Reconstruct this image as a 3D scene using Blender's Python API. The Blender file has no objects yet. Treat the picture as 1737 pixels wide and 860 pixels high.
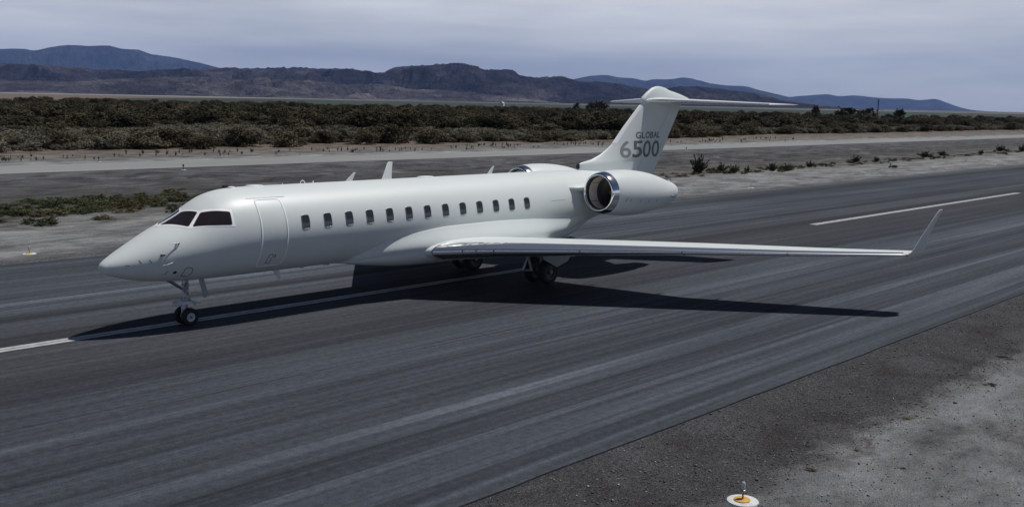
import bpy, bmesh, math, random
import numpy as np
from mathutils import Vector, Matrix

sc = bpy.context.scene
random.seed(7)
RNG = np.random.default_rng(11)
PI = math.pi

# ------------------------------------------------------------------ camera
CAM = np.array([-11.937, -27.4015, 6.7646])
YAW, PITCH, ROLL, FPX = 0.80411, -0.14917, 0.02039, 1711.08
def cam_axes():
    cy, sy = math.cos(YAW), math.sin(YAW); cp, sp = math.cos(PITCH), math.sin(PITCH)
    w = np.array([sy*cp, cy*cp, sp]); r = np.array([cy, -sy, 0.0]); u = np.cross(r, w)
    cr, sr = math.cos(ROLL), math.sin(ROLL)
    return r*cr + u*sr, -r*sr + u*cr, w
AX_R, AX_U, AX_W = cam_axes()
cd = bpy.data.cameras.new('camera'); cam = bpy.data.objects.new('camera', cd)
sc.collection.objects.link(cam)
cd.sensor_fit = 'HORIZONTAL'; cd.sensor_width = 36.0; cd.lens = FPX/1737*36.0
cd.clip_start = 0.1; cd.clip_end = 200000
cam.matrix_world = Matrix(((AX_R[0], AX_U[0], -AX_W[0], CAM[0]), (AX_R[1], AX_U[1], -AX_W[1], CAM[1]),
                           (AX_R[2], AX_U[2], -AX_W[2], CAM[2]), (0, 0, 0, 1)))
sc.camera = cam

# ------------------------------------------------------------------ sky, sun, exposure
SUN = Vector((0.40, -0.165, 1.0)).normalized()
el = math.asin(SUN.z); az = math.atan2(SUN.x, SUN.y)
world = bpy.data.worlds.new('World'); sc.world = world; world.use_nodes = True
nt = world.node_tree; nt.nodes.clear()
wo = nt.nodes.new('ShaderNodeOutputWorld'); bg = nt.nodes.new('ShaderNodeBackground')
sky = nt.nodes.new('ShaderNodeTexSky'); sky.sky_type = 'NISHITA'; sky.sun_disc = False
sky.sun_elevation = el; sky.sun_rotation = az
sky.altitude = 0; sky.air_density = 0.5; sky.dust_density = 0.4; sky.ozone_density = 1.5
tc = nt.nodes.new('ShaderNodeTexCoord'); mp = nt.nodes.new('ShaderNodeMapping')
mp.inputs['Scale'].default_value = (1.2, 1.2, 9.0); mp.inputs['Rotation'].default_value = (0.05, -0.06, 0.3)
nz = nt.nodes.new('ShaderNodeTexNoise'); nz.inputs['Scale'].default_value = 2.6; nz.inputs['Detail'].default_value = 7; nz.inputs['Roughness'].default_value = 0.55
rp = nt.nodes.new('ShaderNodeValToRGB'); rp.color_ramp.elements[0].position = 0.36; rp.color_ramp.elements[1].position = 0.72
mx = nt.nodes.new('ShaderNodeMix'); mx.data_type = 'RGBA'
nt.links.new(tc.outputs['Generated'], mp.inputs['Vector']); nt.links.new(mp.outputs[0], nz.inputs['Vector'])
nt.links.new(nz.outputs['Fac'], rp.inputs['Fac'])
sz_ = nt.nodes.new('ShaderNodeSeparateXYZ'); nt.links.new(tc.outputs['Generated'], sz_.inputs[0])
vr = nt.nodes.new('ShaderNodeMapRange'); vr.interpolation_type = 'SMOOTHERSTEP'
vr.inputs['From Min'].default_value = 0.07; vr.inputs['From Max'].default_value = 0.27; vr.inputs['To Min'].default_value = 0.95; vr.inputs['To Max'].default_value = 0.0
nt.links.new(sz_.outputs['Z'], vr.inputs['Value'])
ad = nt.nodes.new('ShaderNodeMath'); ad.operation = 'ADD'; ad.use_clamp = True
sb = nt.nodes.new('ShaderNodeMath'); sb.operation = 'MULTIPLY_ADD'; sb.inputs[1].default_value = 0.40; sb.inputs[2].default_value = -0.28
nt.links.new(rp.outputs['Color'], sb.inputs[0]); nt.links.new(vr.outputs[0], ad.inputs[0]); nt.links.new(sb.outputs[0], ad.inputs[1])
nt.links.new(ad.outputs[0], mx.inputs['Factor']); nt.links.new(sky.outputs[0], mx.inputs['A'])
mx.inputs['B'].default_value = (29.0, 29.8, 30.6, 1)
nt.links.new(mx.outputs['Result'], bg.inputs['Color']); nt.links.new(bg.outputs[0], wo.inputs[0])
bg.inputs['Strength'].default_value = 0.05
sd = bpy.data.lights.new('sun', 'SUN'); so = bpy.data.objects.new('sun', sd); sc.collection.objects.link(so)
sd.energy = 5.0; sd.angle = math.radians(0.55); sd.color = (1.0, 0.97, 0.935)
so.rotation_euler = SUN.to_track_quat('Z', 'Y').to_euler(); so.location = (60, -40, 200)
vs = sc.view_settings; vs.view_transform = 'Standard'; vs.look = 'None'; vs.exposure = -0.55; vs.gamma = 1.0; vs.use_curve_mapping = False

# ------------------------------------------------------------------ helpers
COL = sc.collection
def tag(o, label=None, cat=None, group=None, kind=None):
    if label: o['label'] = label
    if cat: o['category'] = cat
    if group: o['group'] = group
    if kind: o['kind'] = kind
    return o
def link(name, me, parent=None):
    o = bpy.data.objects.new(name, me); COL.objects.link(o)
    if parent is not None: o.parent = parent
    return o
def empty(name, loc=(0, 0, 0)):
    o = bpy.data.objects.new(name, None); COL.objects.link(o); o.location = loc; o.empty_display_size = 0.3
    return o
def mesh_np(name, V, F, mats, smooth=False, midx=None):
    """V: (n,3); F: list of faces or an (m,k) array"""
    me = bpy.data.meshes.new(name)
    if isinstance(F, np.ndarray):
        V = np.asarray(V, np.float32); m, k = F.shape
        me.vertices.add(len(V)); me.vertices.foreach_set('co', V.ravel())
        me.loops.add(m*k); me.loops.foreach_set('vertex_index', F.astype(np.int32).ravel())
        me.polygons.add(m); me.polygons.foreach_set('loop_start', np.arange(0, m*k, k, dtype=np.int32))
        me.update(calc_edges=True)
    else:
        me.from_pydata([tuple(map(float, v)) for v in V], [], F); me.update()
    for mt in (mats if isinstance(mats, (list, tuple)) else [mats]): me.materials.append(mt)
    if midx is not None: me.polygons.foreach_set('material_index', np.asarray(midx, np.int32))
    if smooth: me.polygons.foreach_set('use_smooth', np.ones(len(me.polygons), bool))
    me.validate()
    return me
def mk(name, V, F, mat, parent=None, smooth=True, midx=None):
    return link(name, mesh_np(name, V, F, mat, smooth, midx), parent)
class MB:
    """collects simple shapes into one mesh"""
    def __init__(s): s.V = []; s.F = []; s.M = []
    def add(s, V, F, m=0):
        b = len(s.V); s.V += [tuple(map(float, v)) for v in V]; s.F += [[i+b for i in f] for f in F]; s.M += [m]*len(F)
        return s
    def box(s, c, h, m=0, rot=None):
        P = []
        for dx in (-1, 1):
            for dy in (-1, 1):
                for dz in (-1, 1):
                    v = Vector((dx*h[0], dy*h[1], dz*h[2]))
                    if rot is not None: v = rot @ v
                    P.append((c[0]+v.x, c[1]+v.y, c[2]+v.z))
        return s.add(P, [[0, 1, 3, 2], [4, 6, 7, 5], [0, 4, 5, 1], [2, 3, 7, 6], [0, 2, 6, 4], [1, 5, 7, 3]], m)
    def tube(s, a, b, r0, r1=None, n=12, m=0, cap=True):
        r1 = r0 if r1 is None else r1
        a = Vector(a); b = Vector(b); d = (b-a).normalized()
        x = d.orthogonal().normalized(); y = d.cross(x)
        P = []
        for c, r in ((a, r0), (b, r1)):
            for i in range(n):
                t = 2*PI*i/n; v = c + x*(r*math.cos(t)) + y*(r*math.sin(t)); P.append(tuple(v))
        F = [[i, (i+1) % n, n+(i+1) % n, n+i] for i in range(n)]
        if cap: F += [list(range(n))[::-1], list(range(n, 2*n))]
        return s.add(P, F, m)
    def lathe(s, prof, o=(0, 0, 0), axis='z', n=24, m=0):
        """prof: list of (r, h)"""
        P = []
        for r, h in prof:
            for i in range(n):
                t = 2*PI*i/n; c, q = r*math.cos(t), r*math.sin(t)
                v = {'z': (c, q, h), 'y': (c, h, q), 'x': (h, c, q)}[axis]
                P.append((o[0]+v[0], o[1]+v[1], o[2]+v[2]))
        k = len(prof)
        F = [[j*n+i, j*n+(i+1) % n, (j+1)*n+(i+1) % n, (j+1)*n+i] for j in range(k-1) for i in range(n)]
        return s.add(P, F, m)
    def build(s, name, mats, parent=None, smooth=False, sharp=None):
        me = mesh_np(name, s.V, s.F, mats, smooth, s.M)
        if sharp is not None and smooth:
            me.set_sharp_from_angle(angle=math.radians(sharp))
        return link(name, me, parent)
def loft(S, closed=True, cap0=False, cap1=False):
    """S: (n,m,3) rings -> V,F"""
    S = np.asarray(S); n, m = S.shape[:2]
    F = []
    for j in range(n-1):
        for i in range(m if closed else m-1):
            i2 = (i+1) % m
            F.append([j*m+i, j*m+i2, (j+1)*m+i2, (j+1)*m+i])
    if cap0: F.append(list(range(m))[::-1])
    if cap1: F.append(list(range((n-1)*m, n*m)))
    return S.reshape(-1, 3), F
def pchip(xs, ys, x):
    xs = np.asarray(xs, float); ys = np.asarray(ys, float); x = np.asarray(x, float)
    h = np.diff(xs); d = np.diff(ys)/h; m = np.zeros(len(xs))
    for i in range(1, len(xs)-1):
        if d[i-1]*d[i] > 0:
            w1 = 2*h[i]+h[i-1]; w2 = h[i]+2*h[i-1]; m[i] = (w1+w2)/(w1/d[i-1]+w2/d[i])
    m[0] = d[0]; m[-1] = d[-1]
    x = np.clip(x, xs[0], xs[-1]); k = np.clip(np.searchsorted(xs, x, side='right')-1, 0, len(xs)-2)
    t = (x-xs[k])/h[k]
    return (1+2*t)*(1-t)**2*ys[k]+t*(1-t)**2*h[k]*m[k]+t*t*(3-2*t)*ys[k+1]+t*t*(t-1)*h[k]*m[k+1]

# value noise for terrain
def vnoise(x, y, seed):
    xi = np.floor(x).astype(np.int64); yi = np.floor(y).astype(np.int64); xf = x-xi; yf = y-yi
    def hsh(a, b):
        h = (a*374761393 + b*668265263 + seed*1442695041) & 0xffffffff
        h = ((h ^ (h >> 13))*1274126177) & 0xffffffff
        return ((h ^ (h >> 16)) & 0xffff)/65535.0
    u = xf*xf*xf*(xf*(xf*6-15)+10); v = yf*yf*yf*(yf*(yf*6-15)+10)
    return (hsh(xi, yi)*(1-u)+hsh(xi+1, yi)*u)*(1-v)+(hsh(xi, yi+1)*(1-u)+hsh(xi+1, yi+1)*u)*v
def fbm(x, y, seed, o=5, ridged=False, gain=0.5):
    a = 1.0; s = 0; t = 0
    for i in range(o):
        n = vnoise(x, y, seed+i*17)
        if ridged: n = 1-abs(2*n-1)
        s = s+a*n; t += a; a *= gain; x, y = x*1.93+y*0.35+3.1, y*1.93-x*0.35+7.7
    return s/t

# ------------------------------------------------------------------ materials
def mat(name):
    m = bpy.data.materials.new(name); m.use_nodes = True
    n = m.node_tree; b = n.nodes['Principled BSDF']
    return m, n, b
def plain(name, col, rough=0.5, metal=0.0, coat=0.0, spec=0.5, var=0.0, scale=6.0):
    m, n, b = mat(name)
    b.inputs['Base Color'].default_value = (*col, 1); b.inputs['Roughness'].default_value = rough
    b.inputs['Metallic'].default_value = metal; b.inputs['Coat Weight'].default_value = coat
    b.inputs['Specular IOR Level'].default_value = spec
    if var > 0:
        t = n.nodes.new('ShaderNodeTexCoord'); z = n.nodes.new('ShaderNodeTexNoise'); z.inputs['Scale'].default_value = scale; z.inputs['Detail'].default_value = 6
        r = n.nodes.new('ShaderNodeValToRGB')
        r.color_ramp.elements[0].color = (*[c*(1-var) for c in col], 1); r.color_ramp.elements[1].color = (*[min(1, c*(1+var)) for c in col], 1)
        r.color_ramp.elements[0].position = 0.3; r.color_ramp.elements[1].position = 0.7
        n.links.new(t.outputs['Object'], z.inputs['Vector']); n.links.new(z.outputs['Fac'], r.inputs['Fac']); n.links.new(r.outputs['Color'], b.inputs['Base Color'])
    return m
class NG:
    def __init__(s, n): s.n = n
    def new(s, t, **kw):
        o = s.n.nodes.new(t)
        for k, v in kw.items(): setattr(o, k, v)
        return o
    def noise(s, vec, scale, detail=5, rough=0.55, dist=0.0):
        o = s.new('ShaderNodeTexNoise'); o.inputs['Scale'].default_value = scale; o.inputs['Detail'].default_value = detail
        o.inputs['Roughness'].default_value = rough; o.inputs['Distortion'].default_value = dist
        s.n.links.new(vec, o.inputs['Vector']); return o.outputs['Fac']
    def mapping(s, vec, scale=(1, 1, 1), rot=(0, 0, 0), loc=(0, 0, 0)):
        o = s.new('ShaderNodeMapping'); o.inputs['Scale'].default_value = scale; o.inputs['Rotation'].default_value = rot; o.inputs['Location'].default_value = loc
        s.n.links.new(vec, o.inputs['Vector']); return o.outputs[0]
    def ramp(s, fac, stops):
        o = s.new('ShaderNodeValToRGB'); e = o.color_ramp.elements
        while len(e) < len(stops): e.new(0.5)
        for i, (p, c) in enumerate(stops):
            e[i].position = p; e[i].color = (*c, 1) if not isinstance(c, (int, float)) else (c, c, c, 1)
        s.n.links.new(fac, o.inputs['Fac']); return o.outputs['Color']
    def mix(s, fac, a, b, blend='MIX'):
        o = s.new('ShaderNodeMix', data_type='RGBA', blend_type=blend)
        for nm, v in (('Factor', fac), ('A', a), ('B', b)):
            if isinstance(v, (int, float)): o.inputs[nm].default_value = v if nm == 'Factor' else (v, v, v, 1)
            elif isinstance(v, tuple): o.inputs[nm].default_value = (*v, 1)
            else: s.n.links.new(v, o.inputs[nm])
        return o.outputs['Result']
    def math(s, op, a, b=0.0):
        o = s.new('ShaderNodeMath', operation=op)
        for i, v in enumerate((a, b)):
            if isinstance(v, (int, float)): o.inputs[i].default_value = v
            else: s.n.links.new(v, o.inputs[i])
        return o.outputs[0]
    def bump(s, h, strength, dist, b):
        o = s.new('ShaderNodeBump'); o.inputs['Strength'].default_value = strength; o.inputs['Distance'].default_value = dist
        s.n.links.new(h, o.inputs['Height']); s.n.links.new(o.outputs[0], b.inputs['Normal'])

TH = 0.5*PI/180      # the runway lies half a degree off the aircraft's axis
def rw(x, y):        # runway frame -> world
    return (x*math.cos(TH)-y*math.sin(TH), x*math.sin(TH)+y*math.cos(TH))

def asphalt_mat():
    m, n, b = mat('runway_asphalt'); g = NG(n)
    co = g.new('ShaderNodeTexCoord').outputs['Object']
    v1 = g.mapping(co, (0.006, 0.30, 1)); v2 = g.mapping(co, (0.022, 1.5, 1)); v3 = g.mapping(co, (0.05, 5.0, 1), loc=(3, 1, 0))
    s1 = g.noise(v1, 1.0, 3, 0.5); s2 = g.noise(v2, 1.0, 4, 0.6, 0.3); s3 = g.noise(v3, 1.0, 4, 0.6)
    blot = g.noise(g.mapping(co, (0.05, 0.16, 1)), 1.0, 5, 0.6)
    f = g.math('ADD', g.math('MULTIPLY', s1, 0.42), g.math('ADD', g.math('MULTIPLY', s2, 0.30), g.math('ADD', g.math('MULTIPLY', s3, 0.26), g.math('MULTIPLY', blot, 0.20))))
    f = g.math('SUBTRACT', f, 0.09)
    col = g.ramp(f, [(0.36, (0.027, 0.030, 0.036)), (0.46, (0.046, 0.052, 0.063)), (0.54, (0.068, 0.078, 0.093)), (0.65, (0.125, 0.141, 0.164))])
    sxa = g.new('ShaderNodeSeparateXYZ'); n.links.new(co, sxa.inputs[0])
    lane = g.new('ShaderNodeTexVoronoi', voronoi_dimensions='1D'); lane.inputs['Scale'].default_value = 0.95
    n.links.new(g.math('ADD', sxa.outputs['Y'], g.math('MULTIPLY', s1, 1.1)), lane.inputs['W'])
    lc = g.new('ShaderNodeSeparateColor'); n.links.new(lane.outputs['Color'], lc.inputs[0])
    col = g.mix(0.48, col, g.ramp(lc.outputs[0], [(0.0, 0.20), (1.0, 0.80)]), 'OVERLAY')
    lan2 = g.new('ShaderNodeTexVoronoi', voronoi_dimensions='1D'); lan2.inputs['Scale'].default_value = 4.2
    n.links.new(g.math('ADD', sxa.outputs['Y'], g.math('MULTIPLY', g.noise(g.mapping(co, (0.02, 0.1, 1), loc=(8, 3, 0)), 1.0, 2, 0.5), 0.8)), lan2.inputs['W'])
    l2 = g.new('ShaderNodeSeparateColor'); n.links.new(lan2.outputs['Color'], l2.inputs[0])
    col = g.mix(g.math('MULTIPLY', blot, 0.50), col, g.ramp(l2.outputs[1], [(0.0, 0.22), (1.0, 0.78)]), 'OVERLAY')
    # warm dark rubber track along the middle
    sx = g.new('ShaderNodeSeparateXYZ'); n.links.new(co, sx.inputs[0])
    ay = g.math('ABSOLUTE', g.math('ADD', sx.outputs['Y'], 0.4))
    mr = g.new('ShaderNodeMapRange'); mr.inputs['From Min'].default_value = 2.2; mr.inputs['From Max'].default_value = 6.5; mr.inputs['To Min'].default_value = 0.5; mr.inputs['To Max'].default_value = 0.0
    n.links.new(g.math('ADD', ay, g.math('MULTIPLY', s2, 2.0)), mr.inputs['Value'])
    col = g.mix(mr.outputs[0], col, (0.044, 0.042, 0.045))
    # narrow dark seams and scuffs running along the strip
    seam = g.noise(g.mapping(co, (0.008, 2.6, 1), loc=(11, 5, 0)), 1.0, 2, 0.4)
    sm = g.ramp(seam, [(0.492, 0.0), (0.5, 1.0), (0.508, 0.0)])
    sb = g.noise(g.mapping(co, (0.06, 0.5, 1), loc=(5, 9, 0)), 1.0, 3, 0.5)
    smf = g.math('MULTIPLY', sm, g.ramp(sb, [(0.46, 0.0), (0.60, 0.85)]))
    col = g.mix(smf, col, (0.020, 0.020, 0.023))
    # grain
    gr = g.noise(co, 38.0, 3, 0.75); gr2 = g.noise(co, 5.0, 8, 0.82)
    col = g.mix(0.7, col, g.ramp(gr, [(0.3, 0.2), (0.7, 0.8)]), 'OVERLAY')
    col = g.mix(0.42, col, g.ramp(gr2, [(0.36, 0.15), (0.64, 0.85)]), 'OVERLAY')
    n.links.new(col, b.inputs['Base Color'])
    b.inputs['Roughness'].default_value = 0.9; b.inputs['Specular IOR Level'].default_value = 0.12
    g.bump(gr, 0.5, 0.012, b)
    return m
def marking_mat():
    m, n, b = mat('worn_white_paint'); g = NG(n)
    co = g.new('ShaderNodeTexCoord').outputs['Object']
    w = g.noise(g.mapping(co, (1.2, 5, 1)), 2.0, 6, 0.7)
    gr = g.noise(co, 40.0, 2, 0.7)
    col = g.mix(g.ramp(w, [(0.36, 0.75), (0.58, 0.0)]), (0.52, 0.53, 0.54), (0.15, 0.155, 0.165))
    col = g.mix(0.4, col, g.ramp(gr, [(0.3, 0.3), (0.7, 0.7)]), 'OVERLAY')
    n.links.new(col, b.inputs['Base Color']); b.inputs['Roughness'].default_value = 0.7
    return m
def soil_nodes(g, n, co):
    sx = g.new('ShaderNodeSeparateXYZ'); n.links.new(co, sx.inputs[0])
    warp = g.noise(g.mapping(co, (0.05, 0.16, 1)), 1.0, 6, 0.62)
    yy = g.math('ADD', g.math('SUBTRACT', sx.outputs['Y'], g.math('MULTIPLY', sx.outputs['X'], 0.0087)), g.math('MULTIPLY', g.math('SUBTRACT', warp, 0.5), 11.0))
    mr = g.new('ShaderNodeMapRange'); mr.inputs['From Min'].default_value = -40; mr.inputs['From Max'].default_value = 140
    n.links.new(yy, mr.inputs['Value'])
    def P(y): return (y+40)/180
    base = g.ramp(mr.outputs[0], [(P(-24), (0.160, 0.164, 0.167)), (P(14), (0.172, 0.176, 0.180)), (P(21), (0.22, 0.226, 0.226)), (P(27), (0.215, 0.219, 0.213)), (P(34), (0.112, 0.107, 0.100)),
                                  (P(44), (0.072, 0.071, 0.071)), (P(54), (0.086, 0.088, 0.092)), (P(59), (0.092, 0.093, 0.096)), (P(73), (0.27, 0.275, 0.28)), (P(77), (0.165, 0.160, 0.153)), (P(86), (0.155, 0.142, 0.128)), (P(92), (0.150, 0.118, 0.095))])
    st = g.noise(g.mapping(co, (0.24, 0.46, 1), rot=(0, 0, 0.05)), 1.0, 9, 0.70, 0.5)
    col = g.mix(0.85, base, g.ramp(st, [(0.36, 0.16), (0.5, 0.5), (0.64, 0.82)]), 'OVERLAY')
    # crusted salt patches and dark dirt
    pt = g.noise(g.mapping(co, (0.20, 0.34, 1), loc=(4, 2, 0)), 1.0, 9, 0.68, 0.3)
    col = g.mix(g.ramp(pt, [(0.55, 0.0), (0.64, 0.40)]), col, (0.27, 0.28, 0.285))
    dk = g.noise(g.mapping(co, (0.34, 0.62, 1), loc=(9, 7, 0)), 1.0, 9, 0.72, 0.8)
    col = g.mix(g.ramp(dk, [(0.57, 0.0), (0.65, 0.75)]), col, (0.085, 0.073, 0.062))
    fn = g.noise(co, 22.0, 4, 0.75); fm = g.noise(co, 3.0, 6, 0.7)
    col = g.mix(0.55, col, g.ramp(fn, [(0.3, 0.2), (0.7, 0.8)]), 'OVERLAY')
    col = g.mix(0.4, col, g.ramp(fm, [(0.3, 0.3), (0.7, 0.7)]), 'OVERLAY')
    return col, fn, fm, dk
def gravel_mat(name, dark, mid, light, fine=34.0, edge=None):
    m, n, b = mat(name); g = NG(n)
    co = g.new('ShaderNodeTexCoord').outputs['Object']
    big = g.noise(co, 0.55, 6, 0.6, 0.4)
    col = g.ramp(big, [(0.30, dark), (0.5, mid), (0.70, light)])
    vo = g.new('ShaderNodeTexVoronoi'); vo.inputs['Scale'].default_value = fine; n.links.new(co, vo.inputs['Vector'])
    hs = g.new('ShaderNodeSeparateColor'); n.links.new(vo.outputs['Color'], hs.inputs[0])
    col = g.mix(0.85, col, g.ramp(hs.outputs[0], [(0.0, 0.12), (0.5, 0.48), (0.93, 0.62), (1.0, 0.95)]), 'OVERLAY')
    fn = g.noise(co, 13.0, 5, 0.7)
    col = g.mix(0.5, col, g.ramp(fn, [(0.3, 0.25), (0.7, 0.75)]), 'OVERLAY')
    if edge:
        soil, *_ = soil_nodes(g, n, co)
        se = g.new('ShaderNodeSeparateXYZ'); n.links.new(co, se.inputs[0])
        wv = g.math('ADD', g.math('MULTIPLY', g.noise(co, 0.8, 7, 0.7, 0.4), 2.6), g.math('MULTIPLY', g.noise(co, 9.0, 4, 0.8), 0.7))
        er = g.new('ShaderNodeMapRange'); er.inputs['From Min'].default_value = edge[0]; er.inputs['From Max'].default_value = edge[1]
        n.links.new(g.math('ADD', g.math('MULTIPLY', se.outputs['Y'], edge[2]), wv), er.inputs['Value'])
        col = g.mix(er.outputs[0], col, soil)
    n.links.new(col, b.inputs['Base Color']); b.inputs['Roughness'].default_value = 0.95; b.inputs['Specular IOR Level'].default_value = 0.2
    g.bump(g.math('ADD', g.math('MULTIPLY', vo.outputs['Distance'], -1.0), fn), 1.0, 0.03, b)
    return m
def ground_mat():
    m, n, b = mat('desert_soil'); g = NG(n)
    co = g.new('ShaderNodeTexCoord').outputs['Object']
    col, fn, fm, dk = soil_nodes(g, n, co)
    n.links.new(col, b.inputs['Base Color']); b.inputs['Roughness'].default_value = 0.95; b.inputs['Specular IOR Level'].default_value = 0.15
    g.bump(g.math('ADD', g.math('MULTIPLY', fm, 3.0), g.math('ADD', fn, g.math('MULTIPLY', dk, 2.5))), 0.9, 0.06, b)
    return m
def concrete_mat():
    m, n, b = mat('taxiway_concrete'); g = NG(n)
    co = g.new('ShaderNodeTexCoord').outputs['Object']
    s = g.noise(g.mapping(co, (0.03, 0.7, 1)), 1.0, 6, 0.6); f = g.noise(co, 4.0, 5, 0.7)
    col = g.ramp(s, [(0.3, (0.215, 0.22, 0.215)), (0.7, (0.285, 0.29, 0.285))])
    col = g.mix(0.3, col, g.ramp(f, [(0.3, 0.3), (0.7, 0.7)]), 'OVERLAY')
    n.links.new(col, b.inputs['Base Color']); b.inputs['Roughness'].default_value = 0.85; b.inputs['Specular IOR Level'].default_value = 0.2
    return m
def mountain_mat(name, c0, c1, c2, scale):
    m, n, b = mat(name); g = NG(n)
    co = g.new('ShaderNodeTexCoord').outputs['Object']
    z = g.noise(g.mapping(co, (1, 1, 2.2)), scale, 9, 0.68, 0.6); z2 = g.noise(co, scale*6, 7, 0.7)
    col = g.ramp(z, [(0.34, c0), (0.5, c1), (0.66, c2)])
    col = g.mix(0.75, col, g.ramp(z2, [(0.32, 0.12), (0.68, 0.85)]), 'OVERLAY')
    n.links.new(col, b.inputs['Base Color']); b.inputs['Roughness'].default_value = 1.0; b.inputs['Specular IOR Level'].default_value = 0.0
    g.bump(g.math('ADD', z2, g.math('MULTIPLY', z, 2.0)), 1.0, 150.0, b)
    return m
def foliage_mat(name, c0, c1, c2, stem=None):
    m, n, b = mat(name); g = NG(n)
    ge = g.new('ShaderNodeNewGeometry'); oi = g.new('ShaderNodeObjectInfo')
    pos = g.noise(ge.outputs['Position'], 0.16, 3, 0.6)
    f = g.math('ADD', g.math('MULTIPLY', ge.outputs['Random Per Island'], 0.40), g.math('ADD', g.math('MULTIPLY', pos, 0.5), g.math('MULTIPLY', oi.outputs['Random'], 0.5)))
    f = g.math('SUBTRACT', f, 0.20)
    col = g.ramp(f, [(0.2, c0), (0.5, c1), (0.85, c2)])
    n.links.new(col, b.inputs['Base Color']); b.inputs['Roughness'].default_value = 0.85; b.inputs['Specular IOR Level'].default_value = 0.1
    return m

M = {}
M['asphalt'] = asphalt_mat(); M['marking'] = marking_mat()
M['shoulder'] = gravel_mat('coarse_dark_gravel', (0.048, 0.043, 0.041), (0.072, 0.071, 0.074), (0.098, 0.100, 0.106), edge=(19.9, 20.7, -1.0))
M['far_shoulder'] = gravel_mat('far_grey_gravel', (0.085, 0.085, 0.087), (0.11, 0.112, 0.116), (0.14, 0.142, 0.145), 22, edge=(17.0, 18.0, 1.0))
M['soil'] = ground_mat(); M['concrete'] = concrete_mat()
M['rock'] = plain('pebble', (0.17, 0.17, 0.175), 0.9, var=0.5, scale=0.9)
M['mtn_near'] = mountain_mat('badlands_rock', (0.066, 0.060, 0.068), (0.145, 0.130, 0.138), (0.30, 0.275, 0.275), 0.0013)
M['mtn_mid'] = mountain_mat('dark_mountain_rock', (0.024, 0.021, 0.028), (0.064, 0.055, 0.063), (0.150, 0.132, 0.136), 0.0011)
M['mtn_far'] = mountain_mat('far_mountain_rock', (0.03, 0.03, 0.034), (0.055, 0.053, 0.056), (0.085, 0.08, 0.08), 0.0005)
M['field'] = plain('crop_green', (0.018, 0.034, 0.018), 0.9, var=0.35, scale=0.004)
M['pale_field'] = plain('pale_plain', (0.27, 0.245, 0.23), 0.95, var=0.25, scale=0.003)
M['brush_brown'] = foliage_mat('brown_olive_brush', (0.044, 0.038, 0.022), (0.088, 0.075, 0.046), (0.145, 0.125, 0.082))
M['brush_dark'] = foliage_mat('dark_green_brush', (0.022, 0.021, 0.011), (0.048, 0.044, 0.024), (0.095, 0.083, 0.051))
M['brush_pale'] = foliage_mat('pale_saltbush', (0.085, 0.084, 0.058), (0.150, 0.144, 0.106), (0.23, 0.215, 0.170))
M['weed'] = foliage_mat('green_weed', (0.030, 0.040, 0.018), (0.062, 0.076, 0.034), (0.105, 0.115, 0.060))
M['dry'] = foliage_mat('dry_tuft', (0.045, 0.036, 0.018), (0.085, 0.068, 0.036), (0.13, 0.108, 0.06))
M['stem'] = plain('woody_stem', (0.06, 0.045, 0.032), 0.9)
M['paint'] = plain('pale_grey_paint', (0.69, 0.735, 0.725), 0.42, spec=0.45, coat=0.0, var=0.015, scale=0.7)
M['white'] = plain('white_trim_paint', (0.93, 0.93, 0.94), 0.35)
M['chrome'] = plain('polished_metal', (0.86, 0.86, 0.88), 0.13, 1.0)
M['slat'] = plain('bright_slat_metal', (0.90, 0.90, 0.91), 0.15, 0.92)
M['steel'] = plain('grey_steel', (0.30, 0.31, 0.33), 0.4, 0.7, var=0.2, scale=12)
M['darksteel'] = plain('dark_steel', (0.07, 0.075, 0.085), 0.5, 0.6)
M['lightgrey'] = plain('light_grey_enamel', (0.62, 0.66, 0.70), 0.4)
M['joint'] = plain('joint_sealant', (0.10, 0.10, 0.105), 0.5)
M['gear_door'] = plain('gear_door_paint', (0.34, 0.37, 0.37), 0.5)
M['black'] = plain('black_seam', (0.012, 0.012, 0.014), 0.6)
M['tyre'] = plain('tyre_rubber', (0.016, 0.016, 0.017), 0.75)
M['duct'] = plain('inlet_liner', (0.80, 0.71, 0.64), 0.5, var=0.08)
M['fan'] = plain('fan_blade', (0.16, 0.145, 0.135), 0.4, 0.6)
M['letter_sheen'] = plain('sheen_grey_lettering', (0.27, 0.28, 0.28), 0.45)  # paler copy of the lettering grey: reflected sheen put into the colour
M['letter'] = plain('dark_grey_lettering', (0.145, 0.152, 0.152), 0.45)
M['red'] = plain('red_lens', (0.45, 0.16, 0.14), 0.15)
M['panel_line'] = plain('panel_line', (0.30, 0.31, 0.31), 0.6)
def glass_mat():
    m, n, b = mat('dark_tinted_glass')
    b.inputs['Base Color'].default_value = (0.022, 0.016, 0.018, 1); b.inputs['Roughness'].default_value = 0.06
    b.inputs['Specular IOR Level'].default_value = 0.6; b.inputs['Coat Weight'].default_value = 0.4; b.inputs['Coat Roughness'].default_value = 0.03
    return m
M['glass'] = glass_mat()
M['pane'] = plain('cabin_pane', (0.034, 0.036, 0.040), 0.10, coat=0.5, var=0.2, scale=3)
M['orange'] = plain('orange_paint', (0.55, 0.17, 0.025), 0.5, var=0.2, scale=14)
M['yellow'] = plain('yellow_plate', (0.62, 0.36, 0.07), 0.55, var=0.18, scale=14)
M['base_white'] = plain('chalky_concrete', (0.62, 0.63, 0.63), 0.8, var=0.15, scale=9)
def lens_mat():
    m, n, b = mat('clear_lens'); b.inputs['Base Color'].default_value = (0.70, 0.76, 0.80, 1); b.inputs['Roughness'].default_value = 0.12
    b.inputs['Transmission Weight'].default_value = 0.45; b.inputs['IOR'].default_value = 1.45
    return m
M['lens'] = lens_mat()
M['wood'] = plain('weathered_pole', (0.07, 0.055, 0.045), 0.9, var=0.2)
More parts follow.
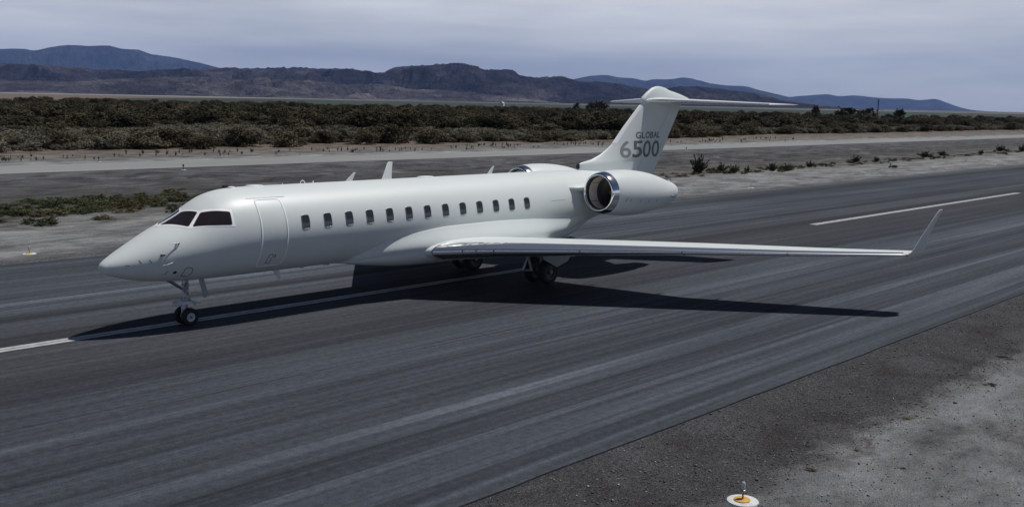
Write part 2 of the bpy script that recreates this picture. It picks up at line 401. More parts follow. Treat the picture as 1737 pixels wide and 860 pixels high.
M['blue'] = plain('blue_lens', (0.02, 0.04, 0.18), 0.2)

# ------------------------------------------------------------------ ground
def ground_z(x, y):
    yp = y-0.0087*x
    d = np.interp(yp, [-60, -15, 14, 22, 29, 36, 42, 50, 58.5, 60.5, 71, 76, 84, 95], [-.06, -.06, -.07, -.10, -.26, -.50, -.48, -.25, -.07, -.07, -.07, -.10, -.10, -.10])
    b = (fbm(x*.35, y*.55, 5, 4)-.5)*.16*np.interp(yp, [-60, -36, -34.5, 14, 17, 28, 46, 57, 59, 72, 78, 140], [1, .6, 0, 0, .2, 1.0, 1.2, .6, 0, 0, .8, 1])
    # erosion runnels in the bank below the taxiway
    rn = fbm((x+0.9*y)*.22, (y-.2*x)*.06, 41, 4, True)
    b = b-np.clip(rn-.74, 0, 1)*1.0*np.interp(yp, [44, 49, 56, 59], [0, 1, 1, 0])
    far = np.clip((np.hypot(x, y)-140)/100, 0, 1)
    return (d+b)*(1-far)-.10*far
def axis(segs):
    out = []
    for a, b, n in segs: out += list(np.linspace(a, b, n, endpoint=False))
    return np.array(out+[segs[-1][1]])
gx = axis([(-40000, -3000, 8), (-3000, -200, 12), (-200, -40, 12), (-40, 150, 290), (150, 320, 120), (320, 1200, 30), (1200, 40000, 14)])
gy = axis([(-40000, -2000, 6), (-2000, -100, 8), (-100, -30, 12), (-30, -14, 40), (-14, 14, 6), (14, 62, 130), (62, 130, 60), (130, 400, 24), (400, 3000, 14), (3000, 40000, 10)])
XX, YY = np.meshgrid(gx, gy, indexing='ij')
ZZ = ground_z(XX, YY)
nx_, ny_ = XX.shape
idx = np.arange(nx_*ny_).reshape(nx_, ny_)
GF = np.stack([idx[:-1, :-1], idx[1:, :-1], idx[1:, 1:], idx[:-1, 1:]], -1).reshape(-1, 4)
tag(mk('ground', np.stack([XX, YY, ZZ], -1).reshape(-1, 3), GF, M['soil'], smooth=True), kind='structure')

def strip(name, m, x0, x1, yA, yB, z, step=1.0, jagA=0.0, jagB=0.0, seed=1, skirt=0.0, rot=True):
    """a sheet along the runway between y = yA and yB, its edges wavy by jagA / jagB"""
    xs = np.concatenate([np.arange(x0, min(x1, 140), step), np.linspace(min(x1, 140), x1, 120)]) if x1 > 140 else np.arange(x0, x1+step, step)
    a = yA+jagA*(fbm(xs*.5, xs*0+2.0, seed, 5)-.5)*2; b = yB+jagB*(fbm(xs*.5, xs*0+9.0, seed+5, 5)-.5)*2
    k = 6
    V = []
    for i, x in enumerate(xs):
        row = [a[i]+(b[i]-a[i])*j/k for j in range(k+1)]
        V += [(x, y, z) for y in row]
        V += [(x, a[i], z-skirt-.001), (x, b[i], z-skirt-.001)]
    w = k+3; F = []
    for i in range(len(xs)-1):
        for j in range(k): F.append([i*w+j, (i+1)*w+j, (i+1)*w+j+1, i*w+j+1])
        if skirt > 0:
            F.append([i*w+k+1, (i+1)*w+k+1, (i+1)*w, i*w]); F.append([i*w+k, (i+1)*w+k, (i+1)*w+k+2, i*w+k+2])
    o = mk(name, V, F, m, smooth=False)
    o.rotation_euler.z = TH
    return tag(o, kind='structure')
strip('runway', M['asphalt'], -120, 2600, -15.55, 14.15, 0.0, 0.12, 0.035, 0.10, 3, skirt=0.12)
strip('gravel_shoulder', M['shoulder'], -60, 400, -34.0, -15.3, -0.035, 0.5, 0.20, 0.0, 21)
strip('far_gravel_shoulder', M['far_shoulder'], -60, 900, 13.9, 17.6, -0.04, 0.5, 0.0, 0.5, 31)
strip('taxiway', M['concrete'], -120, 2400, 60.9, 70.3, 0.0, 1.0, 0.06, 0.06, 51, skirt=0.12)
# centre-line dashes: 36.6 m long with 24.4 m gaps, each a pair of thin lines
for k in range(-1, 8):
    x0 = -18.4+61.0*k
    mb = MB()
    for ya, yb in ((0.10, 0.30), (0.345, 0.545)):
        n = 40
        V = [(x0+36.6*i/n, y, 0.005) for i in range(n+1) for y in (ya, yb)]
        mb.add(V, [[2*i, 2*i+2, 2*i+3, 2*i+1] for i in range(n)])
    o = mb.build('runway_centreline_marking', [M['marking']]); o.rotation_euler.z = TH
    tag(o, kind='structure')

# ------------------------------------------------------------------ far plain and mountains
def pix_ray(px, py):
    d = AX_W+AX_R*((px-868.5)/FPX)-AX_U*((py-430)/FPX)
    return d
def az_el(px, py):
    d = pix_ray(px, py); return math.atan2(d[0], d[1]), d[2]/math.hypot(d[0], d[1])
def polar_sheet(name, m, a0, a1, r0, r1, z, na=40, wob=0.0, seed=0):
    A = np.linspace(a0, a1, na); V = []; F = []
    for i, a in enumerate(A):
        j0 = r0*(1+wob*(vnoise(np.array([i*.4]), np.array([1.0]), seed)[0]-.5)); j1 = r1*(1+wob*(vnoise(np.array([i*.4]), np.array([7.0]), seed)[0]-.5))
        j1 = j0+(j1-j0)*min(1, i/8)
        V += [(CAM[0]+math.sin(a)*j0, CAM[1]+math.cos(a)*j0, z), (CAM[0]+math.sin(a)*j1, CAM[1]+math.cos(a)*j1, z)]
    F = [[2*i, 2*i+1, 2*i+3, 2*i+2] for i in range(na-1)]
    return tag(mk(name, V, F, m, smooth=False), kind='structure')
A0 = az_el(0, 160)[0]; A1 = az_el(1737, 190)[0]
D2R = PI/180
polar_sheet('crop_field', M['field'], A0+.03, A1+.2, 900, 3400, 0.1, 40, .12, 3)
polar_sheet('pale_plain', M['pale_field'], A0-.2, A1+.2, 3600, 7600, 0.3, 40, .1, 9)
polar_sheet('far_crop_field', M['field'], A0+.18, A1+.1, 4300, 5600, 0.9, 40, .1, 14)

def mountains(name, prof, D, front, back, m, na, nr, seed, gully=0.5, ns=1.0, pad=4.0, rough=0.10):
    """a ridge D metres away with the given skyline; `front`/`back` metres of slope before and behind it"""
    pts = [az_el(*q) for q in prof]; pa = [q[0] for q in pts]; pe = [q[1] for q in pts]
    A = np.linspace(pa[0], pa[-1], na); T = np.concatenate([np.linspace(0, 1, int(nr*.7)), np.linspace(1, 2, nr-int(nr*.7)+1)[1:]])
    Hh = pchip(pa, pe, A)*D
    AA, TT = np.meshgrid(A, T, indexing='ij'); HH = np.repeat(Hh[:, None], len(T), 1)
    wig = (fbm(AA*D/2600, TT*0+seed, seed, 3)-.5)*front*.35
    Rr = np.where(TT < 1, D-front*(1-TT), D+back*(TT-1))+wig*np.clip(TT, 0, 1)
    X = CAM[0]+np.sin(AA)*Rr; Y = CAM[1]+np.cos(AA)*Rr
    S = np.where(TT < 1, np.clip(TT, 0, 1)**1.25, np.clip(1-(TT-1), 0, 1))
    rd = fbm(X/(900*ns), Y/(900*ns), seed+3, 7, True, .55)
    rd2 = fbm(X/(300*ns), Y/(300*ns), seed+9, 5, True, .6)
    rd3 = fbm(X/(110*ns), Y/(110*ns), seed+19, 4, True, .6)
    g = gully*S*(1-S)*4*(rd-.62)*1.7+gully*(np.sqrt(np.clip(S, 0, 1))*(1-.93*S))*((rd2-.62)*1.0+(rd3-.62)*.42)
    sky_ = HH*rough*.40*((rd2-.62)+.5*(rd3-.62))*S
    Z = np.minimum(HH*(S+g)+HH*rough*(rd-.6)*S, HH*(.985+.16*rough/.1*(rd2-.62)))+sky_
    Z = np.maximum(Z, -3)*np.clip(TT/.03, 0, 1)-2*(TT < .01)+6.0*(S > .5)
    Z = Z*Rr/D
    n1, n2 = AA.shape; ii = np.arange(n1*n2).reshape(n1, n2)
    F = np.stack([ii[:-1, :-1], ii[:-1, 1:], ii[1:, 1:], ii[1:, :-1]], -1).reshape(-1, 4)
    o = mk(name, np.stack([X, Y, Z], -1).reshape(-1, 3), F, m, smooth=True)
    return tag(o, kind='structure')
mountains('blue_far_mountains', [(-420, 120), (-250, 98), (-120, 90), (0, 83), (40, 82), (55, 85), (90, 79), (120, 76), (145, 77), (185, 77), (205, 82), (235, 84), (255, 91), (290, 96), (320, 102), (350, 109), (380, 117), (440, 132), (520, 150), (560, 162)], 30000, 7000, 4500, M['mtn_far'], 620, 100, 5, .75, 1.5, rough=.012)
mountains('far_ridge', [(860, 166), (900, 150), (940, 140), (975, 134), (1000, 129), (1025, 127), (1050, 131), (1075, 133), (1095, 137), (1110, 134), (1135, 134), (1160, 131), (1185, 136), (1205, 141), (1235, 145), (1262, 146), (1285, 152), (1310, 158), (1345, 166), (1400, 176), (1450, 186)], 30500, 6500, 4500, M['mtn_far'], 520, 90, 15, .75, 1.5, rough=.012)
mountains('horizon_ridge', [(1240, 182), (1300, 174), (1345, 164), (1370, 162), (1402, 160), (1425, 163), (1450, 162), (1480, 165), (1510, 167), (1535, 167), (1560, 170), (1585, 168), (1605, 174), (1625, 181), (1650, 187), (1690, 190)], 37000, 4500, 2500, M['mtn_far'], 420, 70, 25, .6, 1.8, rough=.012)
mountains('mountain_range', [(-420, 140), (-200, 128), (-60, 116), (0, 109), (60, 111), (130, 116), (180, 119), (230, 122), (280, 119), (330, 117), (380, 116), (430, 117), (470, 115), (505, 115), (540, 118), (590, 118), (625, 122), (648, 124), (665, 118), (690, 114), (720, 113), (745, 110), (775, 109), (800, 112), (825, 119), (850, 120), (868, 121), (885, 130), (905, 131), (935, 131), (952, 131), (970, 136), (985, 140), (1010, 140), (1040, 142), (1075, 147), (1105, 151), (1140, 149), (1170, 146), (1210, 150), (1250, 155), (1285, 159), (1320, 168), (1360, 175), (1430, 183), (1500, 188)], 10500, 2700, 3000, M['mtn_mid'], 1500, 200, 33, 1.05, .7, rough=.11)
mountains('badland_hills', [(-400, 146), (-150, 141), (0, 137), (60, 138), (120, 140), (180, 137), (240, 134), (300, 131), (350, 133), (400, 136), (450, 134), (500, 137), (550, 139), (600, 142), (650, 146), (700, 150), (760, 155), (820, 160), (880, 166), (930, 172), (960, 176), (990, 179)], 7900, 1100, 1500, M['mtn_near'], 1100, 120, 55, .85, .40, rough=.24)

# ------------------------------------------------------------------ aircraft
JET = tag(empty('business_jet', (0, 0, 0)), 'pale grey twin-engine business jet with polished leading edges parked on the runway centreline', 'airplane')
FX = [0, .05, .15, .35, .7, 1.1, 1.6, 2.1, 2.5, 2.9, 3.3, 3.8, 4.4, 5.0, 6.0, 17.5, 19, 20.5, 22, 23.5, 25, 26.3, 26.9]
FZT = [1.95, 2.075, 2.155, 2.28, 2.48, 2.70, 2.96, 3.185, 3.40, 3.665, 3.86, 3.975, 4.018, 4.025, 4.025, 4.025, 4.02, 3.98, 3.90, 3.78, 3.60, 3.42, 3.30]
FZB = [1.95, 1.825, 1.765, 1.685, 1.58, 1.49, 1.425, 1.38, 1.36, 1.35, 1.342, 1.338, 1.335, 1.335, 1.335, 1.335, 1.45, 1.80, 2.15, 2.50, 2.82, 3.05, 3.15]
FWW = [0.0, .175, .28, .42, .595, .75, .92, 1.05, 1.13, 1.19, 1.24, 1.29, 1.325, 1.34, 1.345, 1.345, 1.23, 1.02, .84, .66, .44, .23, .10]
FZM = [1.95, 1.955, 1.965, 1.99, 2.03, 2.09, 2.17, 2.27, 2.35, 2.43, 2.51, 2.59, 2.65, 2.675, 2.68, 2.68, 2.70, 2.80, 2.95, 3.08, 3.18, 3.22, 3.23]
FS = np.sqrt(np.array(FX))
def fsec(x):
    s = np.sqrt(np.maximum(x, 0)); return [pchip(FS, a, s) for a in (FZT, FZB, FWW, FZM)]
def fsurf(x, ph):
    x = np.asarray(x, float); zt, zb, w, zm = fsec(x); c, s = np.cos(ph), np.sin(ph)
    return np.stack([x+0*c, w*c, np.where(s > 0, zm+(zt-zm)*s, zm+(zm-zb)*s)], -1)
def fproj(P, off=0.0):
    """drop points onto the skin (within their own cross-section) and lift them by off along its normal"""
    P = np.atleast_2d(np.asarray(P, float)); x = P[:, 0]
    zt, zb, w, zm = fsec(x); dz = P[:, 2]-zm
    h = np.where(dz > 0, zt-zm, zm-zb); ph = np.arctan2(dz/np.maximum(h, 1e-6), P[:, 1]/np.maximum(w, 1e-6))
    S = fsurf(x, ph); e = 1e-3
    n = np.cross(fsurf(x, ph+e)-fsurf(x, ph-e), fsurf(x+e, ph)-fsurf(np.maximum(x-e, 0), ph))
    n /= np.linalg.norm(n, axis=1)[:, None]
    out = S-np.stack([x, 0*x, zm], -1); n *= np.sign((n*out).sum(1))[:, None]
    return S+n*off
def port_pts(x, z):
    """point of the port side at station x and height z"""
    x = np.asarray(x, float); z = np.asarray(z, float); zt, zb, w, zm = fsec(x)
    h = np.where(z > zm, zt-zm, zm-zb); q = np.clip((z-zm)/h, -.999, .999)
    return np.stack([x, -w*np.sqrt(1-q*q), z], -1)
xs = np.concatenate([np.linspace(0.02, 1, 34)**2*2.0, np.linspace(2.05, 6.0, 60), np.linspace(6.1, 17.4, 60), np.linspace(17.6, 26.9, 60)])
ph = np.linspace(0, 2*PI, 112, endpoint=False)
V, F = loft(fsurf(xs[:, None], ph[None, :]), cap0=True, cap1=True)
FUS = mk('fuselage', V, F, M['paint'], JET)
def ring_fill(P, rings=5):
    """outline points (n,3) -> concentric fill"""
    P = np.asarray(P); c = P.mean(0); n = len(P); V = [c]; F = []
    for k in range(1, rings+1): V += list(c+(P-c)*k/rings)
    for i in range(n): F.append([0, 1+i, 1+(i+1) % n])
    for k in range(1, rings):
        for i in range(n):
            a, b = 1+(k-1)*n, 1+k*n; F.append([a+i, b+i, b+(i+1) % n, a+(i+1) % n])
    return np.array(V), F
def rounded(corners, rad, k=6, sub=6):
    """rounded polygon in 2-D or 3-D with subdivided sides"""
    C = [np.asarray(c, float) for c in corners]; n = len(C); out = []
    for i in range(n):
        p0, p, p1 = C[i-1], C[i], C[(i+1) % n]; r = rad[i] if isinstance(rad, (list, tuple)) else rad
        a = p+(p0-p)/np.linalg.norm(p0-p)*r; b = p+(p1-p)/np.linalg.norm(p1-p)*r
        for j in range(k+1):
            t = j/k; out.append((1-t)**2*a+2*t*(1-t)*p+t*t*b)
        r2 = rad[(i+1) % n] if isinstance(rad, (list, tuple)) else rad
        c = p1+(p-p1)/np.linalg.norm(p-p1)*r2
        for j in range(1, sub): out.append(b+(c-b)*j/sub)
    return np.array(out)
def frame_rings(outline, c, profile):
    """profile: list of (scale inset in metres, lift) -> rings dropped on the skin"""
    R_ = []
    for ins, off in profile:
        d = outline-c; L = np.linalg.norm(d, axis=1)[:, None]
        R_.append(fproj(c+d*(1-ins/L), off))
    return np.array(R_)
# cabin windows
for i in range(13):
    xw = 5.93+.832*i
    ol2 = rounded([(xw-.14, 2.755), (xw+.14, 2.755), (xw+.14, 3.175), (xw-.14, 3.175)], .085, 5, 4)
    ol = port_pts(ol2[:, 0], ol2[:, 1]); c = ol.mean(0)
    V, F = loft(frame_rings(ol, c, [(-.022, -.004), (-.018, .004), (-.004, .012), (.006, .010), (.014, -.010)]).transpose(0, 1, 2))
    fr = mk('cabin_window', V, F, M['steel'], JET)
    V, F = ring_fill(c+(ol-c)*.97, 3)
    mk('pane', fproj(V, .0035), F, M['pane'], fr, smooth=True)
# cockpit windows: white surround, four panes
def pane_set(s):
    q = lambda P: np.array([(a, b*s, c_) for a, b, c_ in P])
    front = q([(1.80, -.075, 3.035), (2.315, -.735, 3.03), (2.70, -.555, 3.40), (2.46, -.075, 3.40)])
    side = q([(2.415, -.815, 3.03), (3.46, -1.165, 3.04), (3.495, -.985, 3.40), (2.765, -.65, 3.395)])
    sur = q([(1.64, -.012, 2.985), (2.30, -.80, 2.978), (3.56, -1.2, 2.985), (3.575, -.96, 3.452), (2.75, -.55, 3.455), (2.50, -.012, 3.455)])
    return front, side, sur
for s in (1, -1):
    fr_, sd_, su_ = pane_set(s)
    # surround as a fine patch dropped on the skin
    U = np.linspace(0, 1, 60); VV = np.linspace(0, 1, 14)
    def edge(pts, u):
        pts = np.asarray(pts); L = np.concatenate([[0], np.cumsum(np.linalg.norm(np.diff(pts, axis=0), axis=1))]); L /= L[-1]
        return np.stack([np.interp(u, L, pts[:, k]) for k in range(3)], -1)
    bot, top = edge(su_[:3], U), edge(su_[[5, 4, 3]], U)
    G = bot[None]+(top-bot)[None]*VV[:, None, None]
    V, F = loft(G, closed=False); V = fproj(V, .006)
    rim = []
    ws = mk('windshield_frame', V, F, M['white'], JET)
    for nm, cr in (('windshield_pane', fr_), ('side_window_pane', sd_)):
        P = rounded(cr, .05, 5, 10); V, F = ring_fill(P, 8)
        mk(nm, fproj(V, .012), F, M['glass'], ws)
        c = P.mean(0)
        V, F = loft(frame_rings(P, c, [(-.016, .0065), (-.014, .0125), (.0, .0135)])); mk('pane_seal', V, F, M['black'], ws)
# passenger door
def outline_band(name, pts2, width, off, m, parent, closed=True):
    P = port_pts(pts2[:, 0], pts2[:, 1]); n = len(P)
    t = np.roll(pts2, -1, 0)-np.roll(pts2, 1, 0)
    if not closed: t[0] = pts2[1]-pts2[0]; t[-1] = pts2[-1]-pts2[-2]
    t /= np.linalg.norm(t, axis=1)[:, None]; nn = np.stack([-t[:, 1], t[:, 0]], -1)
    A = pts2+nn*width/2; B = pts2-nn*width/2
    rows = [fproj(port_pts(Q[:, 0], Q[:, 1]), o) for Q, o in ((A, 0.0005), (A, off), (B, off), (B, 0.0005))]
    S = np.stack(rows, 1)
    if closed: S = np.concatenate([S, S[:1]], 0)
    V, F = loft(S, closed=False)
    return mk(name, V, F, m, parent)
dl = rounded([(4.37, 1.645), (5.27, 1.64), (5.25, 3.70), (4.385, 3.70)], [.12, .2, .14, .12], 8, 26)
V, F = ring_fill(port_pts(dl[:, 0], dl[:, 1]), 14)
DOOR = mk('passenger_door', fproj(V, .003), F, M['paint'], JET)
outline_band('door_outline', dl, .050, .007, M['white'], DOOR)
hd = rounded([(4.66, 1.76), (4.80, 1.76), (4.85, 2.04), (4.71, 2.04)], .03, 4, 4)
outline_band('door_step_latch', hd, .014, .006, M['black'], DOOR)
V, F = ring_fill(fproj(port_pts(*np.array([(4.895, 1.93), (4.93, 1.93), (4.94, 2.03), (4.905, 2.03)]).T), .007), 2); mk('door_handle', V, F, M['black'], DOOR)
outline_band('hinge_line', np.stack([np.linspace(4.15, 5.46, 20), 3.735+0*np.linspace(0, 1, 20)], -1), .014, .004, M['steel'], FUS, False)
outline_band('panel_seam', np.stack([np.linspace(17.29, 18.16, 10), 2.977+0*np.linspace(0, 1, 10)], -1), .012, .004, M['panel_line'], FUS, False)
hx = rounded([(2.04, 1.61), (2.30, 1.58), (2.34, 1.84), (2.10, 1.90)], [.04, .1, .1, .1], 6, 5)
outline_band('nose_access_hatch', hx, .016, .004, M['black'], FUS)
a_ = np.linspace(0, 2*PI, 18, endpoint=False)
V, F = ring_fill(fproj(port_pts(1.82+.055*np.cos(a_), 1.757+.045*np.sin(a_)), .004), 2); mk('vent_port', V, F, M['black'], FUS)
for (x, z, L, tilt) in ((.877, 2.131, .12, -1.1), (1.136, 2.13, .12, -1.1), (.563, 2.042, .10, 0), (1.60, 1.80, .08, .2), (1.57, 1.74, .07, .1)):
    q = np.stack([x+np.linspace(-.5, .5, 5)*L*math.cos(tilt), z+np.linspace(-.5, .5, 5)*L*math.sin(tilt)], -1)
    outline_band('nose_marking', q, .016, .004, M['black'], FUS, False)
# pitot probes and vanes, port and starboard
for (x, z, L, dz) in ((1.89, 2.607, .30, .0), (1.67, 2.065, .30, -.05)):
    for s in (1, -1):
        p0 = port_pts(x, z)*np.array([1, s, 1]); n_ = np.array([0, -s, 0])
        e = p0+n_*.06
        mb = MB(); mb.tube(p0+np.array([.04, 0, 0]), e, .030, .016, 10).tube(p0+np.array([-.04, 0, 0]), e+np.array([-.05, 0, 0]), .022, .014, 10).tube(e, e+np.array([-L, 0, dz]), .016, .009, 10)
        mb.build('pitot_probe', [M['steel']], FUS, True, 40)
p0 = port_pts(1.41, 2.292); MB().tube(p0, p0+np.array([0, -.03, 0]), .03, .03, 10).box(p0+np.array([.06, -.035, 0]), (.07, .006, .018)).build('angle_vane', [M['black']], FUS)
# blade aerials on the spine and belly
def blade(name, pts, th, parent=FUS, m='paint', y=0.0):
    n = len(pts); c = np.mean(pts, 0); mb = MB()
    V = [(x, y, z) for x, z in pts]; ins = [(c[0]+(x-c[0])*.82, c[1]+(z-c[1])*.92) for x, z in pts]
    V2 = [(x, y-th, z) for x, z in ins]; V3 = [(x, y+th, z) for x, z in ins]
    F = [[i, (i+1) % n, n+(i+1) % n, n+i] for i in range(n)]+[[(i+1) % n, i, 2*n+i, 2*n+(i+1) % n] for i in range(n)]
    F += [list(range(n, 2*n)), list(range(2*n, 3*n))[::-1]]
    mb.add(V+V2+V3, F); return mb.build(name, [M[m]], parent)
blade('blade_aerial', [(8.38, 4.0), (8.68, 4.0), (8.84, 4.30), (8.78, 4.32)], .018)
blade('blade_aerial', [(15.02, 4.0), (15.28, 4.0), (15.42, 4.30), (15.36, 4.32)], .018)
blade('belly_aerial', [(5.42, 1.36), (5.66, 1.36), (5.74, 1.06), (5.64, 1.05)], .016, y=-.2)
blade('belly_aerial', [(6.55, 1.35), (6.75, 1.35), (6.72, 1.26), (6.62, 1.26)], .02)
blade('belly_aerial', [(7.45, 1.35), (7.8, 1.35), (7.72, 1.27), (7.5, 1.27)], .03)
blade('belly_aerial', [(3.9, 1.35), (4.2, 1.35), (4.15, 1.31), (3.95, 1.31)], .05)
def bump_dome(name, x, L, w, h, m='paint'):
    mb = MB(); prof = [(1, -.03), (.96, h*.35), (.8, h*.75), (.5, h*.95), (.05, h)]
    P = []; n = 16
    for r, z in prof:
        for i in range(n):
            t = 2*PI*i/n; P.append((x+L*r*math.cos(t), w*r*math.sin(t), 4.018+z))
    k = len(prof); F = [[j*n+i, j*n+(i+1) % n, (j+1)*n+(i+1) % n, (j+1)*n+i] for j in range(k-1) for i in range(n)]+[list(range((k-1)*n, k*n))]
    mb.add(P, F); return mb.build(name, [M[m]], FUS, True)
bump_dome('roof_aerial', 4.95, .32, .22, .045); bump_dome('roof_aerial', 11.95, .38, .24, .05); bump_dome('roof_aerial', 4.15, .12, .1, .03)
mb = MB()
for k in range(9):
    t0, t1 = PI*k/9, PI*(k+1)/9
    mb.tube((6.72-.09*math.cos(t0), 0, 4.02+.10*math.sin(t0)), (6.72-.09*math.cos(t1), 0, 4.02+.10*math.sin(t1)), .014, .014, 8)
mb.build('roof_loop', [M['white']], FUS, True)
blade('roof_fin_aerial', [(7.05, 4.0), (7.13, 4.0), (7.17, 4.10), (7.13, 4.10)], .012)
blade('roof_fin_aerial', [(5.92, 4.0), (5.98, 4.0), (5.98, 4.07), (5.95, 4.07)], .012)

# wing-to-body fairing
BX = [7.75, 8.1, 8.5, 9.14, 10.0, 10.8, 12.0, 14.0, 16.0, 17.3, 18.4, 19.4, 20.6]
BT = [1.44, 1.59, 1.76, 2.03, 2.23, 2.34, 2.42, 2.43, 2.38, 2.30, 2.24, 2.22, 2.3]
BB = [1.345, 1.30, 1.235, 1.15, 1.055, 1.01, .985, .985, 1.0, 1.08, 1.24, 1.48, 1.84]
BW = [.28, .66, .93, 1.18, 1.37, 1.49, 1.555, 1.56, 1.50, 1.38, 1.20, .92, .55]
bx = np.linspace(7.75, 20.6, 100); bt, bb, bw = (pchip(BX, a, bx) for a in (BT, BB, BW))
rows = []
for x, t_, b_, w_ in zip(bx, bt, bb, bw):
    zc_ = b_+(t_-b_)*.48
    zz = np.linspace(zc_, t_, 22); yf = np.abs(port_pts(np.full(22, x), zz)[:, 1]); v_ = np.linspace(0, 1, 22)
    up = yf+(w_-yf[0])*(1-(.65*v_+.35*v_*v_*(3-2*v_))); up[-1] -= .02; up = np.maximum(up, .02)
    a_ = np.linspace(0, PI/2, 20)[1:]; ne = 2.5
    lo_y = w_*np.cos(a_)**(2/ne); lo_z = zc_-(zc_-b_)*np.sin(a_)**(2/ne)
    R_ = np.concatenate([np.stack([up[::-1], zz[::-1]], -1), np.stack([lo_y, lo_z], -1)])      # starboard half, top to keel
    L_ = R_[::-1][1:]*np.array([-1, 1])
    P_ = np.concatenate([R_, L_]); rows.append(np.stack([np.full(len(P_), x), P_[:, 0], P_[:, 1]], -1))
V, F = loft(rows, cap0=True, cap1=True)
FAIR = mk('belly_fairing', V, F, M['paint'], JET)
def side_plate(name, pts, y, th, m, parent):
    n = len(pts); V = [(x, y-th, z) for x, z in pts]+[(x, y+th, z) for x, z in pts]
    return MB().add(V, [list(range(n)), list(range(n, 2*n))[::-1]]+[[(i+1) % n, i, n+i, n+(i+1) % n] for i in range(n)]).build(name, [M[m]], parent)
q = np.array([(17.36, 1.93), (17.42, 1.97), (18.25, 2.04), (18.27, 2.08)])
outline_band('ram_air_slot', np.stack([np.linspace(17.36, 18.27, 12), np.linspace(1.985, 2.07, 12)], -1), .05, .02, M['black'], FUS, False)

# ---- lifting surfaces
def foil(n, crest=.38):
    """closed section: (chordwise 0..1, half thickness -1..1), upper from trailing to leading edge then lower back"""
    t = np.linspace(0, PI, n); x = (1+np.cos(t))/2
    y = 5*(.2969*np.sqrt(x)-.126*x-.3516*x**2+.2843*x**3-.1036*x**4)/.5
    return np.concatenate([x, x[::-1][1:-1]]), np.concatenate([y, -y[::-1][1:-1]])
def surf_section(le, te, th, nd, n=26):
    """one section: leading edge point, trailing edge point, thickness, thickness direction"""
    u, v = foil(n); le = np.asarray(le, float); te = np.asarray(te, float); nd = np.asarray(nd, float)
    return le[None]+(te-le)[None]*u[:, None]+nd[None]*(v*th/2)[:, None]
WST = [(-.9, 10.2, 17.0, 1.56, 1.46, .74), (-1.7, 10.8, 17.1, 1.61, 1.50, .74), (-2.5, 11.41, 17.22, 1.665, 1.57, .665), (-3.34, 12.04, 17.35, 1.715, 1.64, .585),
       (-5.6, 13.75, 17.75, 1.80, 1.80, .43), (-7.6, 15.27, 18.12, 1.855, 1.92, .325), (-9.3, 16.55, 18.95, 1.89, 1.95, .265), (-10.92, 17.77, 19.75, 1.92, 1.975, .215), (-12.5, 18.97, 20.54, 1.965, 2.01, .17), (-13.82, 19.97, 21.2, 2.01, 2.05, .135)]
WA = np.array(WST)
def wing_at(y):
    ys = -WA[:, 0]; a = -y
    return [np.interp(a, ys, WA[:, k]) for k in range(1, 6)]
WA0 = WA.copy()
